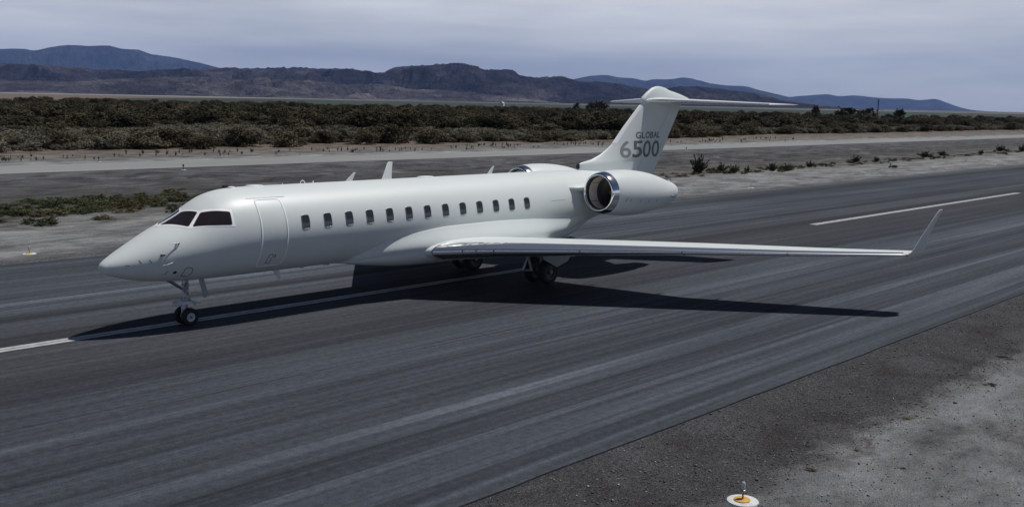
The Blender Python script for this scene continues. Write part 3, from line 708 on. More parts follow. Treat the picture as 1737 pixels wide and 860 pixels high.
def make_wing(s):
    dx = .80; dw = .80
    WA[:, 1:3] = WA0[:, 1:3]+(dx*np.clip((-WA0[:, 0]-1.7)/12.1, 0, 1))[:, None]
    rings = []
    for y in np.concatenate([np.linspace(-.9, -13.82, 46)]):
        xl, xt, zl, zt, th = wing_at(y)
        rings.append(surf_section((xl, y*s, zl), (xt, y*s, zt), th, (0, 0, 1)))
    V, F = loft(rings, cap0=True, cap1=True)
    if s < 0: F = [f[::-1] for f in F]
    W_ = mk('wing', V, F, M['paint'], JET)
    W_['label'] = 'port wing reaching out to the right with polished slats' if s > 0 else 'starboard wing on the far side behind the fuselage'
    W_.data.set_sharp_from_angle(angle=math.radians(50))
    # polished leading edge pieces, each a shell wrapped over the nose of the section
    cuts = [(-1.70, -2.51, 'leading_edge_panel'), (-2.51, -2.87, 'leading_edge_panel'), (-2.87, -3.34, 'leading_edge_panel'), (-3.34, -5.6, 'slat'), (-5.6, -8.24, 'slat'), (-8.24, -10.92, 'slat'), (-10.92, -13.80, 'slat')]
    for ya, yb, nm in cuts:
        g_ = .004 if nm != 'slat' else .010
        R2 = []
        for y in np.linspace(ya-g_, yb+g_, 9):
            xl, xt, zl, zt, th = wing_at(y); c = xt-xl
            cu = np.interp(-y, [1.7, 3.3, 13.8], [.105, .12, .17])
            tt = np.linspace(math.acos(1-2*cu), 0, 12); xu = (1-np.cos(tt))/2
            tl = np.linspace(0, math.acos(1-2*cu*.75), 10)[1:]; xw = (1-np.cos(tl))/2
            fy = lambda x: 5*(.2969*np.sqrt(x)-.126*x-.3516*x**2+.2843*x**3-.1036*x**4)*th
            def shell(off):
                up = np.stack([xl+xu*c, zl+(zt-zl)*xu+fy(xu)], -1); lo = np.stack([xl+xw*c, zl+(zt-zl)*xw-fy(xw)], -1)
                P = np.concatenate([up, lo]); T = np.gradient(P, axis=0); T /= np.linalg.norm(T, axis=1)[:, None]
                N = np.stack([T[:, 1], -T[:, 0]], -1)   # outward
                if (N[0]@np.array([0, 1.0])) < 0: N = -N
                return P+N*off
            o_, i_ = shell(.006), shell(-.012)
            P = np.concatenate([o_, i_[::-1]])
            R2.append(np.stack([P[:, 0], np.full(len(P), y*s), P[:, 1]], -1))
        V, F = loft(R2, cap0=False, cap1=False); m_ = len(R2[0]); k_ = m_//2
        for base in (0, (len(R2)-1)*m_):
            for j in range(k_-1): F.append([base+j, base+j+1, base+m_-2-j, base+m_-1-j])
        o = mk(nm, V, F, M['slat'], W_); o.data.set_sharp_from_angle(angle=math.radians(45))
    for yb in (-1.70, -2.51, -2.87, -3.34, -5.6, -8.24, -10.92):
        R2 = []
        for y in (yb-.016, yb+.016):
            xl, xt, zl, zt, th = wing_at(y); c = xt-xl; cu = float(np.interp(-y, [1.7, 3.3, 13.8], [.105, .12, .17]))
            xu = (np.linspace(1, 0, 12)**2)*cu; fy = lambda x: 5*(.2969*np.sqrt(x)-.126*x-.3516*x**2+.2843*x**3-.1036*x**4)*th
            P = np.concatenate([np.stack([xl+xu*c-.010*(1-xu/cu), 0*xu+y*s, zl+(zt-zl)*xu+fy(xu)+.0085], -1), np.stack([xl+xu[::-1][1:]*c, 0*xu[1:]+y*s, zl+(zt-zl)*xu[::-1][1:]-fy(xu[::-1][1:])-.0085], -1)])
            R2.append(P)
        V, F = loft(R2, closed=False); mk('leading_edge_joint', V, F, M['joint'], W_)
    # winglet: bends up from the tip
    pts = [(-13.82, 19.97, 21.2, 2.01, 2.05, .135), (-13.94, 20.06, 21.24, 2.035, 2.06, .12), (-14.02, 20.15, 21.25, 2.11, 2.12, .105), (-14.07, 20.24, 21.22, 2.24, 2.24, .09), (-14.17, 20.46, 21.14, 2.6, 2.6, .07), (-14.29, 20.75, 21.25, 3.0, 3.0, .055), (-14.42, 21.04, 21.40, 3.42, 3.42, .04), (-14.445, 21.16, 21.42, 3.5, 3.5, .025)]
    pts = [(y, xl+dx+(dw-dx)*i/7, xt+dx+(dw-dx)*i/7, zl, zt, th) for i, (y, xl, xt, zl, zt, th) in enumerate(pts)]
    R3 = []
    for i, (y, xl, xt, zl, zt, th) in enumerate(pts):
        a = pts[max(i-1, 0)]; b = pts[min(i+1, len(pts)-1)]; dy, dz = b[0]-a[0], b[3]-a[3]; L = math.hypot(dy, dz)
        nd = (0, dz/L*s, -dy/L)
        R3.append(surf_section((xl, y*s, zl), (xt, y*s, zt), th, nd, 18))
    V, F = loft(R3, cap1=True)
    if s < 0: F = [f[::-1] for f in F]
    wl = mk('winglet', V, F, M['paint'], W_); wl.data.set_sharp_from_angle(angle=math.radians(50))
    # navigation light set into the tip
    xl, xt, zl, zt, th = wing_at(-13.82)
    mb = MB(); mb.lathe([(.001, -.10), (.035, -.07), (.05, 0), (.045, .09), (.001, .14)], (0, 0, 0), 'y', 12)
    nl = mb.build('navigation_light', [M['red'] if s > 0 else M['blue']], W_, True); nl.location = (xl+.085, -13.92*s, zl+.005); nl.scale = (.6, .9, .6)
    # flap track fairings sticking out behind the trailing edge
    for y in (-3.9, -6.6, -8.6, -10.9):
        xl, xt, zl, zt, th = wing_at(y); r = .5 if y > -7 else .4
        L0 = xl+(xt-xl)*.42; L1 = xt+.48*(.8 if y < -8 else 1)
        R4 = []
        for t in np.linspace(0, 1, 16):
            x = L0+(L1-L0)*t; q = (math.sin(PI*min(1, t**.75)))**.6*1.0+.02
            z0 = np.interp(x, [xl, xt, xt+1], [zl, zt, zt-.02]); w_ = .085*q*r*2; h_ = (.16*r*2)*q
            a = np.linspace(0, 2*PI, 14, endpoint=False)
            zz_ = z0-.04*q-th*.25*(1-t)-.12*max(0, t-.55)/.45
            R4.append(np.stack([np.full(14, x), y*s+w_*np.cos(a), zz_+np.where(np.sin(a) > 0, .03*q*np.sin(a), h_*np.sin(a))], -1))
        V, F = loft(R4, cap0=True, cap1=True); mk('flap_track_fairing', V, F, M['paint'], W_)
    return W_
WP = make_wing(1); WS_ = make_wing(-1)

# ---- vertical tail
LEZ = [3.3, 4.02, 4.27, 4.40, 4.58, 4.79, 5.01, 5.37, 5.79, 6.5, 7.17]
LEX = [20.40, 20.40, 20.44, 21.20, 21.76, 22.19, 22.54, 22.92, 23.36, 24.18, 24.98]
def fin_lete(z):
    return float(np.interp(z, LEZ, LEX)), float(np.interp(z, [3.3, 3.58, 6.70, 7.2], [25.42, 25.61, 27.60, 27.85]))
def fin_half(x, z):
    a, b = fin_lete(z); u = (np.asarray(x)-a)/(b-a); T = np.interp(z, [3.5, 4.3, 7.2], [.235, .215, .15])
    lead = np.sqrt(np.clip(1-((.46-np.clip(u, 0, .46))/.46)**2, 0, 1))**1.15
    return T*np.where(u < .46, lead, np.clip(1-(u-.46)/.54*.97, 0.02, 1))
rings = []
uu = np.concatenate([(1-np.cos(np.linspace(0, PI/2, 16)))*.46, np.linspace(.46, 1, 10)[1:]])
for z in np.concatenate([np.linspace(3.3, 4.0, 4), np.linspace(4.05, 5.2, 20), np.linspace(5.3, 7.05, 14)]):
    a, b = fin_lete(z); x = a+(b-a)*uu; h = fin_half(x, z)
    rings.append(np.concatenate([np.stack([x, -h, np.full_like(x, z)], -1), np.stack([x[::-1], h[::-1], np.full_like(x, z)], -1)[:-1]]))
V, F = loft(rings, cap0=True, cap1=True)
FIN = mk('vertical_stabilizer', V, F, M['paint'], JET); FIN.data.set_sharp_from_angle(angle=math.radians(35))
R5 = []
for z in np.linspace(5.06, 7.02, 14):
    a, b = fin_lete(z); x = a+(b-a)*np.linspace(0, .17, 8)**1.6*1.0; h = fin_half(x, z)+.006
    x = x-np.array([.008]+[0]*7)
    R5.append(np.concatenate([np.stack([x[::-1], -h[::-1], np.full_like(x, z)], -1), np.stack([x[1:], h[1:], np.full_like(x[1:], z)], -1)]))
V, F = loft(R5, closed=False); mk('fin_leading_edge', V, F, M['white'], FIN)
# dorsal inlet
MB().box((20.385, 0, 4.14), (.02, .075, .10)).build('dorsal_inlet', [M['black']], FIN)
# rudder seam
mb = MB()
V = []
for z in np.linspace(3.75, 6.55, 12):
    a, b = fin_lete(z); x = a+(b-a)*.74
    for dx in (-.008, .008): V.append((x+dx, -float(fin_half(x+dx, z))-.003, z))
mb.add(V, [[2*i, 2*i+1, 2*i+3, 2*i+2] for i in range(11)]); mb.build('rudder_seam', [M['panel_line']], FIN)
# lettering
for ch, x0, x1, z0, z1 in (('6', 22.96, 23.72, 4.43, 5.18), ('5', 23.81, 24.58, 4.43, 5.17), ('0', 24.63, 25.28, 4.42, 5.17), ('0', 25.37, 26.0, 4.42, 5.16), ('G', 24.05, 24.41, 5.26, 5.56),
                           ('L', 24.47, 24.71, 5.265, 5.55), ('O', 24.745, 25.09, 5.26, 5.56), ('B', 25.13, 25.41, 5.27, 5.555), ('A', 25.42, 25.735, 5.275, 5.56), ('L', 25.75, 25.96, 5.275, 5.555)):
    cu = bpy.data.curves.new('letter', 'FONT'); cu.body = ch; cu.size = 1.0; cu.offset = .014 if ch in '650' else .030; cu.resolution_u = 8
    tmp = bpy.data.objects.new('letter_tmp', cu); COL.objects.link(tmp)
    dg = bpy.context.evaluated_depsgraph_get(); me = bpy.data.meshes.new_from_object(tmp.evaluated_get(dg)); me.name = 'letter'
    bpy.data.objects.remove(tmp); bpy.data.curves.remove(cu)
    bm = bmesh.new(); bm.from_mesh(me); bmesh.ops.triangulate(bm, faces=bm.faces)
    for _ in range(3):
        ed = [e for e in bm.edges if e.calc_length() > .12]
        if ed: bmesh.ops.subdivide_edges(bm, edges=ed, cuts=1); bmesh.ops.triangulate(bm, faces=bm.faces)
    co = np.array([v.co[:2] for v in bm.verts]); lo, hi = co.min(0), co.max(0)
    for v in bm.verts:
        x = x0+(v.co.x-lo[0])/(hi[0]-lo[0])*(x1-x0); z = z0+(v.co.y-lo[1])/(hi[1]-lo[1])*(z1-z0)
        v.co = (x, -float(fin_half(x, z))-.005, z)
    bmesh.ops.recalc_face_normals(bm, faces=bm.faces); bm.to_mesh(me); bm.free()
    me.materials.clear(); me.materials.append(M['letter_sheen'] if ch == '6' else M['letter'])
    o = link('letter', me, FIN); o['label'] = 'grey letter %s on the tail fin' % ch
# ---- T-tail
def make_htp(s):
    st = [(0, 24.66, 27.95, 6.93, 6.97, .30), (-.3, 24.86, 28.06, 6.92, 6.96, .28), (-2.4, 26.42, 28.85, 6.89, 6.92, .19), (-4.45, 27.95, 29.62, 6.86, 6.88, .11), (-4.68, 28.40, 29.74, 6.865, 6.88, .08), (-4.85, 29.15, 29.82, 6.875, 6.885, .04)]
    R6 = []
    T = np.array(st)
    for y in np.concatenate([np.linspace(0, -4.45, 24), [-4.56, -4.68, -4.77, -4.85]]):
        xl, xt, zl, zt, th = [np.interp(-y, -T[:, 0], T[:, k]) for k in range(1, 6)]
        R6.append(surf_section((xl, y*s, zl), (xt, y*s, zt), th, (0, 0, 1), 22))
    V, F = loft(R6, cap1=True)
    if s < 0: F = [f[::-1] for f in F]
    H = mk('horizontal_stabilizer', V, F, M['paint'], JET); H.data.set_sharp_from_angle(angle=math.radians(50))
    R7 = []
    for y in np.linspace(-.22, -4.42, 20):
        xl, xt, zl, zt, th = [np.interp(-y, -T[:, 0], T[:, k]) for k in range(1, 6)]; c = xt-xl
        xu = (np.linspace(1, 0, 9)**2)*.06; fy = lambda x: 5*(.2969*np.sqrt(x)-.126*x-.3516*x**2+.2843*x**3)*th
        P = np.concatenate([np.stack([xl+xu*c-.006*(1-xu/.06), 0*xu+y*s, zl+fy(xu)+.005], -1), np.stack([xl+xu[::-1][1:]*c, 0*xu[1:]+y*s, zl-fy(xu[::-1][1:])-.005], -1)])
        R7.append(P)
    V, F = loft(R7, closed=False); mk('tailplane_leading_edge', V, F, M['slat'], H)
for s in (1, -1): make_htp(s)
# bullet fairing on top of the fin
KX = [24.55, 24.66, 25.07, 25.38, 25.77, 26.22, 26.6, 27.14, 27.72, 28.2, 28.4]
KT = [6.99, 7.09, 7.37, 7.52, 7.585, 7.54, 7.43, 7.33, 7.21, 7.08, 7.0]
KW = [.05, .11, .165, .20, .22, .225, .22, .20, .16, .10, .04]
kx = np.linspace(24.55, 28.4, 40); kt, kw = pchip(KX, KT, kx), pchip(KX, KW, kx)
a = np.linspace(0, 2*PI, 32, endpoint=False)
S = np.stack([np.repeat(kx[:, None], 32, 1), kw[:, None]*np.cos(a)[None]*np.where(np.sin(a) < 0, 1.0, 1.0)[None], np.where(np.sin(a)[None] > 0, 6.93+(kt-6.93)[:, None]*(np.sin(a)[None]**.8 if False else np.abs(np.sin(a))[None]**.85), 6.93+.16*np.sin(a)[None]*np.minimum(1, kw[:, None]/.2))], -1)
V, F = loft(S, cap0=True, cap1=True); mk('tail_bullet', V, F, M['paint'], JET)

# ---- engines
def make_engine(s):
    cy = -2.2*s; X0 = 19.04
    NX = np.array([0, .02, .10, .28, .6, 1.1, 1.7, 2.25, 2.9, 3.55, 4.1, 4.58, 4.88, 5.02, 5.08])
    NR = np.array([.715, .745, .785, .826, .874, .915, .925, .905, .845, .735, .605, .49, .405, .335, .25])
    zc = lambda x: 3.275-.20*np.clip(x/4.6, 0, 1)
    a = np.linspace(0, 2*PI, 64, endpoint=False)
    def ringx(x, r, zoff=0): return np.stack([np.full(64, X0+x), cy+r*np.cos(a), zc(x)+zoff+r*np.sin(a)], -1)
    def R(x): return float(pchip(NX, NR, x))
    xs_ = np.concatenate([np.linspace(.34, 4.58, 50), np.linspace(4.62, 5.08, 16)])
    V, F = loft([ringx(x, R(x)) for x in xs_], cap1=True)
    N_ = mk('engine_nacelle', V, F, M['paint'], JET)
    N_['label'] = 'port engine nacelle in front of the tail' if s > 0 else 'starboard engine nacelle beyond the fuselage'
    li = [(x, R(x)+.001) for x in np.linspace(.34, .02, 14)]+[(0, .715), (.012, .69), (.05, .668), (.10, .66), (.13, .655)]
    V, F = loft([ringx(x, r) for x, r in li]); mk('intake_lip', V, F, M['chrome'], N_)
    V, F = loft([ringx(x, r) for x, r in ((.128, .6545), (.13, .648), (.23, .640))]); mk('intake_gasket', V, F, M['black'], N_)
    V, F = loft([ringx(x, r) for x, r in ((.23, .640), (.45, .628), (.72, .632))]); mk('intake_duct', V, F, M['duct'], N_)
    V, F = loft([ringx(x, r) for x, r in ((.72, .632), (.722, .618), (.76, .618))]); mk('duct_seam', V, F, M['black'], N_)
    V, F = loft([ringx(x, r) for x, r in ((.76, .618), (.95, .63), (1.12, .63))]); mk('fan_case', V, F, M['steel'], N_)
    for k in range(5):
        t = 2*PI*k/5+PI; mb = MB()
        V = []
        for x in np.linspace(.235, .715, 6):
            r = float(np.interp(x, [.23, .45, .72], [.640, .628, .632]))-.003
            for dt in (-.016, .016): V.append((X0+x, cy+r*math.cos(t+dt), float(zc(x))+r*math.sin(t+dt)))
        mb.add(V, [[2*i, 2*i+1, 2*i+3, 2*i+2] for i in range(5)]); mb.build('duct_joint', [M['black']], N_)
    # fan: swept blades round a spinner
    zf = float(zc(1.0)); mb = MB()
    nb = 24
    for k in range(nb):
        t = 2*PI*k/nb; P = []
        for j in range(6):
            r = .17+.45*j/5; tw = math.radians(25+38*j/5); ch = .13+.07*j/5
            for e in (-.5, .5):
                dx = e*ch*math.cos(tw); dt = e*ch*math.sin(tw)/r+.16*(j/5)**2
                P.append((X0+1.0+dx, cy+r*math.cos(t+dt), zf+r*math.sin(t+dt)))
        mb.add(P, [[2*j, 2*j+1, 2*j+3, 2*j+2] for j in range(5)])
    mb.build('fan', [M['fan']], N_, True)
    mb = MB(); mb.lathe([(.001, -.30), (.06, -.24), (.12, -.12), (.165, 0), (.175, .1)], (X0+1.0, cy, zf), 'x', 28); mb.build('spinner', [M['fan']], N_, True)
    mb = MB(); mb.lathe([(.64, 0), (.001, .01)], (X0+1.18, cy, zf), 'x', 40); mb.build('fan_backing', [M['black']], N_)
    # access latches on the outer side
    for (x, z, h) in ((.76, 3.07, .16), (1.02, 3.05, .13), (1.64, 2.99, .11), (2.24, 2.94, .10), (2.85, 2.94, .11)):
        V = []
        for q in np.linspace(-.5, .5, 5):
            zz = z-.06+q*h; r = R(x)+.004; dz = zz-float(zc(x)); yy = -math.sqrt(max(r*r-dz*dz, 0))*s
            for dx in (-.012, .012): V.append((X0+x+dx+q*.05, cy+yy, zz))
        mb = MB(); mb.add(V, [[2*i, 2*i+1, 2*i+3, 2*i+2] for i in range(4)]); mb.build('nacelle_latch', [M['black']], N_)
    x = 4.25; r = R(x); zz = float(zc(x))-.12
    e = np.array([X0+x, cy-math.sqrt(r*r-.0144)*s, zz]); MB().tube(e+np.array([0, .03*s, 0]), e+np.array([.10, -.05*s, -.01]), .05, .03, 10).build('drain_mast', [M['steel']], N_, True)
    # pylon
    R8 = []
    for y, xl, xt, th in ((-.70, 18.5, 23.4, .30), (-1.12, 18.62, 23.3, .28), (-1.36, 18.82, 23.2, .27), (-1.42, 19.25, 23.2, .26), (-1.52, 19.70, 23.1, .24)):
        R8.append(surf_section((xl, y*s, 3.40), (xt, y*s, 3.22), th, (0, 0, 1), 22))
    V, F = loft(R8)
    if s < 0: F = [f[::-1] for f in F]
    mk('pylon', V, F, M['paint'], JET)
    return N_
for s in (1, -1): make_engine(s)

# ---- landing gear
def wheel(parent, c, R_, w, rim, s, spokes=0):
    """c centre, R_ tyre radius, w half width, rim radius; s = side the hub faces (-1 towards the camera)"""
    prof = [(rim, -w*.8), (rim+.02, -w*.95), (R_*.82, -w), (R_*.94, -w*.8), (R_, -w*.35), (R_, w*.35), (R_*.94, w*.8), (R_*.82, w), (rim+.02, w*.95), (rim, w*.8)]
    mb = MB(); mb.lathe(prof, c, 'y', 40); t = mb.build('tyre', [M['tyre']], parent, True, 60)
    mb = MB()
    for q in (-1, 1):
        mb.lathe([(rim+.004, q*w*.80), (rim+.004, q*w*.94), (rim*.86, q*w*.88), (rim*.80, q*w*.50), (rim*.45, q*w*.45), (rim*.40, q*w*.75), (rim*.22, q*w*.80), (.001, q*w*.82)], c, 'y', 32)
    mb.build('wheel_rim', [M['lightgrey'] if not spokes else M['darksteel']], parent, True, 35)
    hole = MB()
    n = spokes or 8
    for k in range(n):
        t_ = 2*PI*k/n; r = rim*.64
        a_ = rim*(.08 if not spokes else .055)
        pc = (c[0]+r*math.cos(t_), c[1], c[2]+r*math.sin(t_))
        if spokes:
            d = Vector((math.cos(t_), 0, math.sin(t_))); hole.tube(Vector((c[0], c[1]-w*.56, c[2]))+d*rim*.40, Vector((c[0], c[1]-w*.62, c[2]))+d*rim*.84, a_*.55, a_*.55, 6)
        else: hole.tube((pc[0], pc[1]-w*.49, pc[2]), (pc[0], pc[1]-w*.40, pc[2]), a_, a_, 8)
    ho_ = hole.build('wheel_spokes' if spokes else 'wheel_holes', [M['steel'] if spokes else M['black']], parent); ho_['kind'] = 'stuff'
    MB().lathe([(rim*.2, -w*.84), (rim*.16, -w*1.02), (.001, -w*1.04)], c, 'y', 14).build('hub_cap', [M['black'] if not spokes else M['lightgrey']], parent)
mb = MB()
xg = 2.56
mb.tube((xg+.02, 0, 1.55), (xg, 0, .88), .085, .08, 16).tube((xg, 0, .90), (xg, 0, .30), .052, .052, 14).tube((xg, -.30, .265), (xg, .30, .265), .04, .04, 12)
mb.tube((xg, 0, 1.02), (xg-.62, 0, 1.46), .045, .04, 10).tube((xg-.08, -.10, 1.08), (xg-.60, -.22, 1.44), .028, .028, 8).tube((xg-.08, .10, 1.08), (xg-.60, .22, 1.44), .028, .028, 8)
mb.lathe([(.001, -.10), (.12, -.10), (.125, .0), (.11, .10), (.001, .10)], (xg, 0, .80), 'z', 18)
mb.tube((xg, -.14, 1.20), (xg, .14, 1.20), .05, .05, 10).tube((xg-.10, -.06, 1.32), (xg-.03, -.06, .86), .022, .022, 8).tube((xg+.08, .06, 1.4), (xg+.06, .06, .75), .018, .018, 8)
NG_ = mb.build('nose_gear', [M['steel']], JET, True, 40)
wheel(NG_, (2.56, -.21, .265), .265, .095, .125, -1); wheel(NG_, (2.56, .21, .265), .265, .095, .125, -1)
mb = MB(); mb.tube((xg-.05, -.17, .70), (xg-.34, -.17, .68), .045, .03, 12).tube((xg-.05, .17, .70), (xg-.34, .17, .68), .045, .03, 12).box((xg-.12, 0, .70), (.10, .22, .045)).tube((xg-.16, 0, .64), (xg-.48, 0, .60), .028, .022, 10).tube((xg-.30, -.12, .62), (xg-.30, .12, .62), .03, .03, 10)
mb.box((xg-.10, -.03, .50), (.045, .05, .12)); mb.build('steering_and_taxi_lights', [M['lightgrey']], NG_, True, 35)
mb = MB(); mb.tube((xg+.04, 0, .76), (xg+.36, 0, .62), .036, .028, 8).tube((xg+.36, 0, .62), (xg+.06, 0, .40), .028, .034, 8).box((xg+.33, 0, .60), (.06, .10, .03)); mb.build('torque_link', [M['lightgrey']], NG_, True, 35)
hyd = MB()
for (p, q) in (((xg-.10, -.09, 1.15), (xg-.12, -.10, .80)), ((xg-.06, -.11, 1.35), (xg-.16, -.08, 1.02)), ((xg+.03, -.10, 1.25), (xg+.07, -.09, .85))): hyd.tube(p, q, .013, .013, 6)
for c in ((xg-.12, -.10, 1.30), (xg-.15, -.10, .98), (xg-.10, -.12, .92), (xg+.02, -.11, 1.05)): hyd.box(c, (.03, .03, .045))
hyd.build('hydraulic_lines', [M['lightgrey']], NG_)
for yy in (-.12,):
    V = [(2.92, yy, 1.42), (3.08, yy, 1.42), (3.24, yy*1.1, .80), (3.09, yy*1.1, .76)]
    V2 = [(x, y+.025, z) for x, y, z in V]
    MB().add(V+V2, [[0, 1, 2, 3], [7, 6, 5, 4], [0, 4, 5, 1], [1, 5, 6, 2], [2, 6, 7, 3], [3, 7, 4, 0]]).build('nose_gear_door', [M['gear_door']], NG_)
for s in (1, -1):
    xm = 16.0; y0 = -2.03*s
    mb = MB(); mb.tube((xm-.05, y0, 1.7), (xm, y0, .95), .12, .11, 16).tube((xm, y0, 1.0), (xm, y0, .46), .075, .075, 14).tube((xm, y0-.55, .47), (xm, y0+.55, .47), .06, .06, 12)
    mb.tube((xm, y0, 1.05), (xm-.3, y0+.9*s, 1.5), .05, .05, 10)
    G_ = mb.build('main_gear', [M['steel']], JET, True, 40)
    G_['label'] = 'port main landing gear under the wing root' if s > 0 else 'starboard main landing gear in the shadow beyond'
    wheel(G_, (xm, y0-.36, .48), .48, .15, .285, -1, 14); wheel(G_, (xm, y0+.36, .48), .48, .15, .285, -1, 14)
    # forward brace: tapered post with a forked foot
    mb = MB(); mb.tube((15.52, -1.78*s, 1.45), (15.52, -1.78*s, .92), .075, .085, 12)
    mb.tube((15.50, -1.78*s, .98), (15.38, -1.70*s, .50), .05, .06, 10).tube((15.54, -1.78*s, .98), (15.60, -1.92*s, .50), .05, .06, 10).tube((15.36, -1.66*s, .50), (15.64, -1.97*s, .50), .05, .05, 10).box((15.32, -1.66*s, .50), (.08, .04, .04))
    mb.build('drag_brace', [M['steel']], G_, True, 40)
    side_plate('main_gear_door', [(15.0, 1.52), (15.35, 1.02), (16.05, .70), (16.65, .86), (17.25, 1.55)], -2.78*s, .02, 'gear_door', G_)

# ------------------------------------------------------------------ runway and taxiway lights
def edge_light(x, y, z, label, tall=1.0):
    t = tag(empty('runway_edge_light', (x, y, z)), label, 'runway light', 'runway edge lights')
    MB().lathe([(.50, -.10), (.50, .015), (.485, .04), (.44, .055), (.001, .06)], (0, 0, 0), 'z', 36).build('concrete_base', [M['base_white']], t, True, 40)
    MB().lathe([(.255, .058), (.255, .082), (.24, .088), (.001, .09)], (-.04, 0, 0), 'z', 32).build('base_plate', [M['yellow']], t, True, 40)
    MB().lathe([(.042, .088), (.042, .11), (.026, .12), (.026, .16), (.033, .17), (.026, .18), (.026, .31)], (0, 0, 0), 'z', 14).build('stem', [M['orange']], t, True, 40)
    MB().lathe([(.030, .30), (.085, .305), (.088, .325), (.066, .335)], (0, 0, 0), 'z', 20).build('lamp_collar', [M['steel']], t, True, 40)
    t.scale = (.56, .56, .68)
    MB().lathe([(.066, .335), (.070, .37), (.066, .44), (.067, .47), (.060, .51), (.040, .54), (.001, .55)], (0, 0, 0), 'z', 20).build('lamp_lens', [M['lens']], t, True, 50)
    return t
edge_light(2.97, -18.74, -.035, 'orange-stemmed runway light on a white disc at the bottom edge of the picture')
edge_light(4.34, 16.77, -.06, 'runway light on the far verge left of the jet nose')
edge_light(63.6, 17.4, -.06, 'small runway light on the far verge right of the tail engine')
edge_light(125.7, 18.8, -.06, 'most distant small runway light on the far verge at right')
def taxi_light(x, y, label):
    t = tag(empty('taxiway_light', (x, y, -.06)), label, 'taxiway light', 'taxiway edge lights')
    MB().lathe([(.24, -.05), (.24, .03), (.001, .04)], (0, 0, 0), 'z', 20).build('concrete_base', [M['base_white']], t, True, 40)
    MB().lathe([(.03, .03), (.03, .32), (.075, .34), (.08, .40), (.07, .50), (.001, .53)], (0, 0, 0), 'z', 14).build('lamp_post', [M['black']], t, True, 50)
for x, y, lb in ((32.3, 73.2, 'dark taxiway light on the verge beyond the concrete taxiway at left'), (33.9, 59.0, 'dark taxiway light on the near edge of the concrete taxiway at left'), (118, 61.2, 'dark taxiway light on the near edge of the taxiway right of the tail'), (172, 74.5, 'dark stake light beyond the taxiway right of the tail')):
    taxi_light(x, y, lb)

# ------------------------------------------------------------------ vegetation
def leaves(n, pos, size, dirb, asp=.4, rng=RNG):
    """n leaf quads at pos (n,3) along directions dirb (n,3)"""
    d = dirb/np.maximum(np.linalg.norm(dirb, axis=1)[:, None], 1e-6)
    r = rng.normal(size=(n, 3)); s = np.cross(d, r); s /= np.maximum(np.linalg.norm(s, axis=1)[:, None], 1e-6)
    L = (size*rng.uniform(.6, 1.4, n))[:, None]; Wd = L*asp
    a = pos-d*L*.5; b = pos+d*L*.5
    V = np.stack([a-s*Wd*.25, a+s*Wd*.25+0*b, b+s*Wd*.5*.6, b-s*Wd*.5*.6], 1)
    V[:, 1] += s*Wd*.25; V[:, 0] -= s*Wd*.25
    return V.reshape(-1, 3)
def leaves_out(n, pos, size, nrm, asp, rng):
    N_ = nrm/np.maximum(np.linalg.norm(nrm, axis=1)[:, None], 1e-6)
    d = np.cross(N_, rng.normal(size=(n, 3))); d /= np.maximum(np.linalg.norm(d, axis=1)[:, None], 1e-6); s = np.cross(N_, d)
    L = (size*rng.uniform(.55, 1.5, n))[:, None]; Wd = L*asp
    a = pos-d*L*.5; b = pos+d*L*.5
    return np.stack([a-s*Wd*.3, a+s*Wd*.5, b+s*Wd*.3, b-s*Wd*.5], 1).reshape(-1, 3)
def mound(n, size, rng, clumps=24, asp=.55, wild=.45):
    """a desert bush: overlapping rounded leaf clumps, lit on top and open at the edges"""
    th = rng.uniform(0, 2*PI, clumps); cz = rng.uniform(.05, .80, clumps); rr = np.sqrt(np.clip(1-cz**2, 0, 1))*rng.uniform(.25, 1.0, clumps)*.40
    c = np.stack([np.cos(th)*rr, np.sin(th)*rr, cz*.80], -1); cr = rng.uniform(.12, .22, clumps)
    k = rng.integers(0, clumps, n); v = rng.normal(size=(n, 3)); v /= np.linalg.norm(v, axis=1)[:, None]; v[:, 2] = np.where(rng.random(n) < .7, np.abs(v[:, 2]), v[:, 2])
    rad = cr[k]*np.where(rng.random(n) < .82, rng.uniform(.75, 1.05, n), rng.uniform(1.0, 1.5, n))
    p = c[k]+v*rad[:, None]*np.array([1, 1, 1.15]); p[:, 2] = np.abs(p[:, 2])
    return leaves_out(n, p, size, v+rng.normal(size=(n, 3))*wild, asp, rng)
def bush(n, w, h, size, rng, clumps=14, up=.35, asp=.42, hollow=.55):
    """a rounded shrub of leaf clumps, unit scale w x w x h"""
    th = rng.uniform(0, 2*PI, clumps); cz = rng.uniform(.0, .86, clumps); rr = np.sqrt(np.clip(1-cz**2, 0, 1))*rng.uniform(hollow, 1.0, clumps)*.5
    c = np.stack([np.cos(th)*rr*w*.85, np.sin(th)*rr*w*.85, .08*h+cz*h*.85], -1)
    cr = rng.uniform(.13, .24, clumps)
    k = rng.integers(0, clumps, n)
    g = rng.normal(size=(n, 3))*cr[k][:, None]*np.array([w*.62, w*.62, h*.72])*.75
    p = c[k]+g
    p[:, 2] = np.abs(p[:, 2])
    out = p*np.array([1/w, 1/w, .8/h]); d = out+rng.normal(size=(n, 3))*.5; d[:, 2] += up
    V = leaves(n, p, size, d, asp, rng); V[:, 2] = np.maximum(V[:, 2], -.05)
    return V
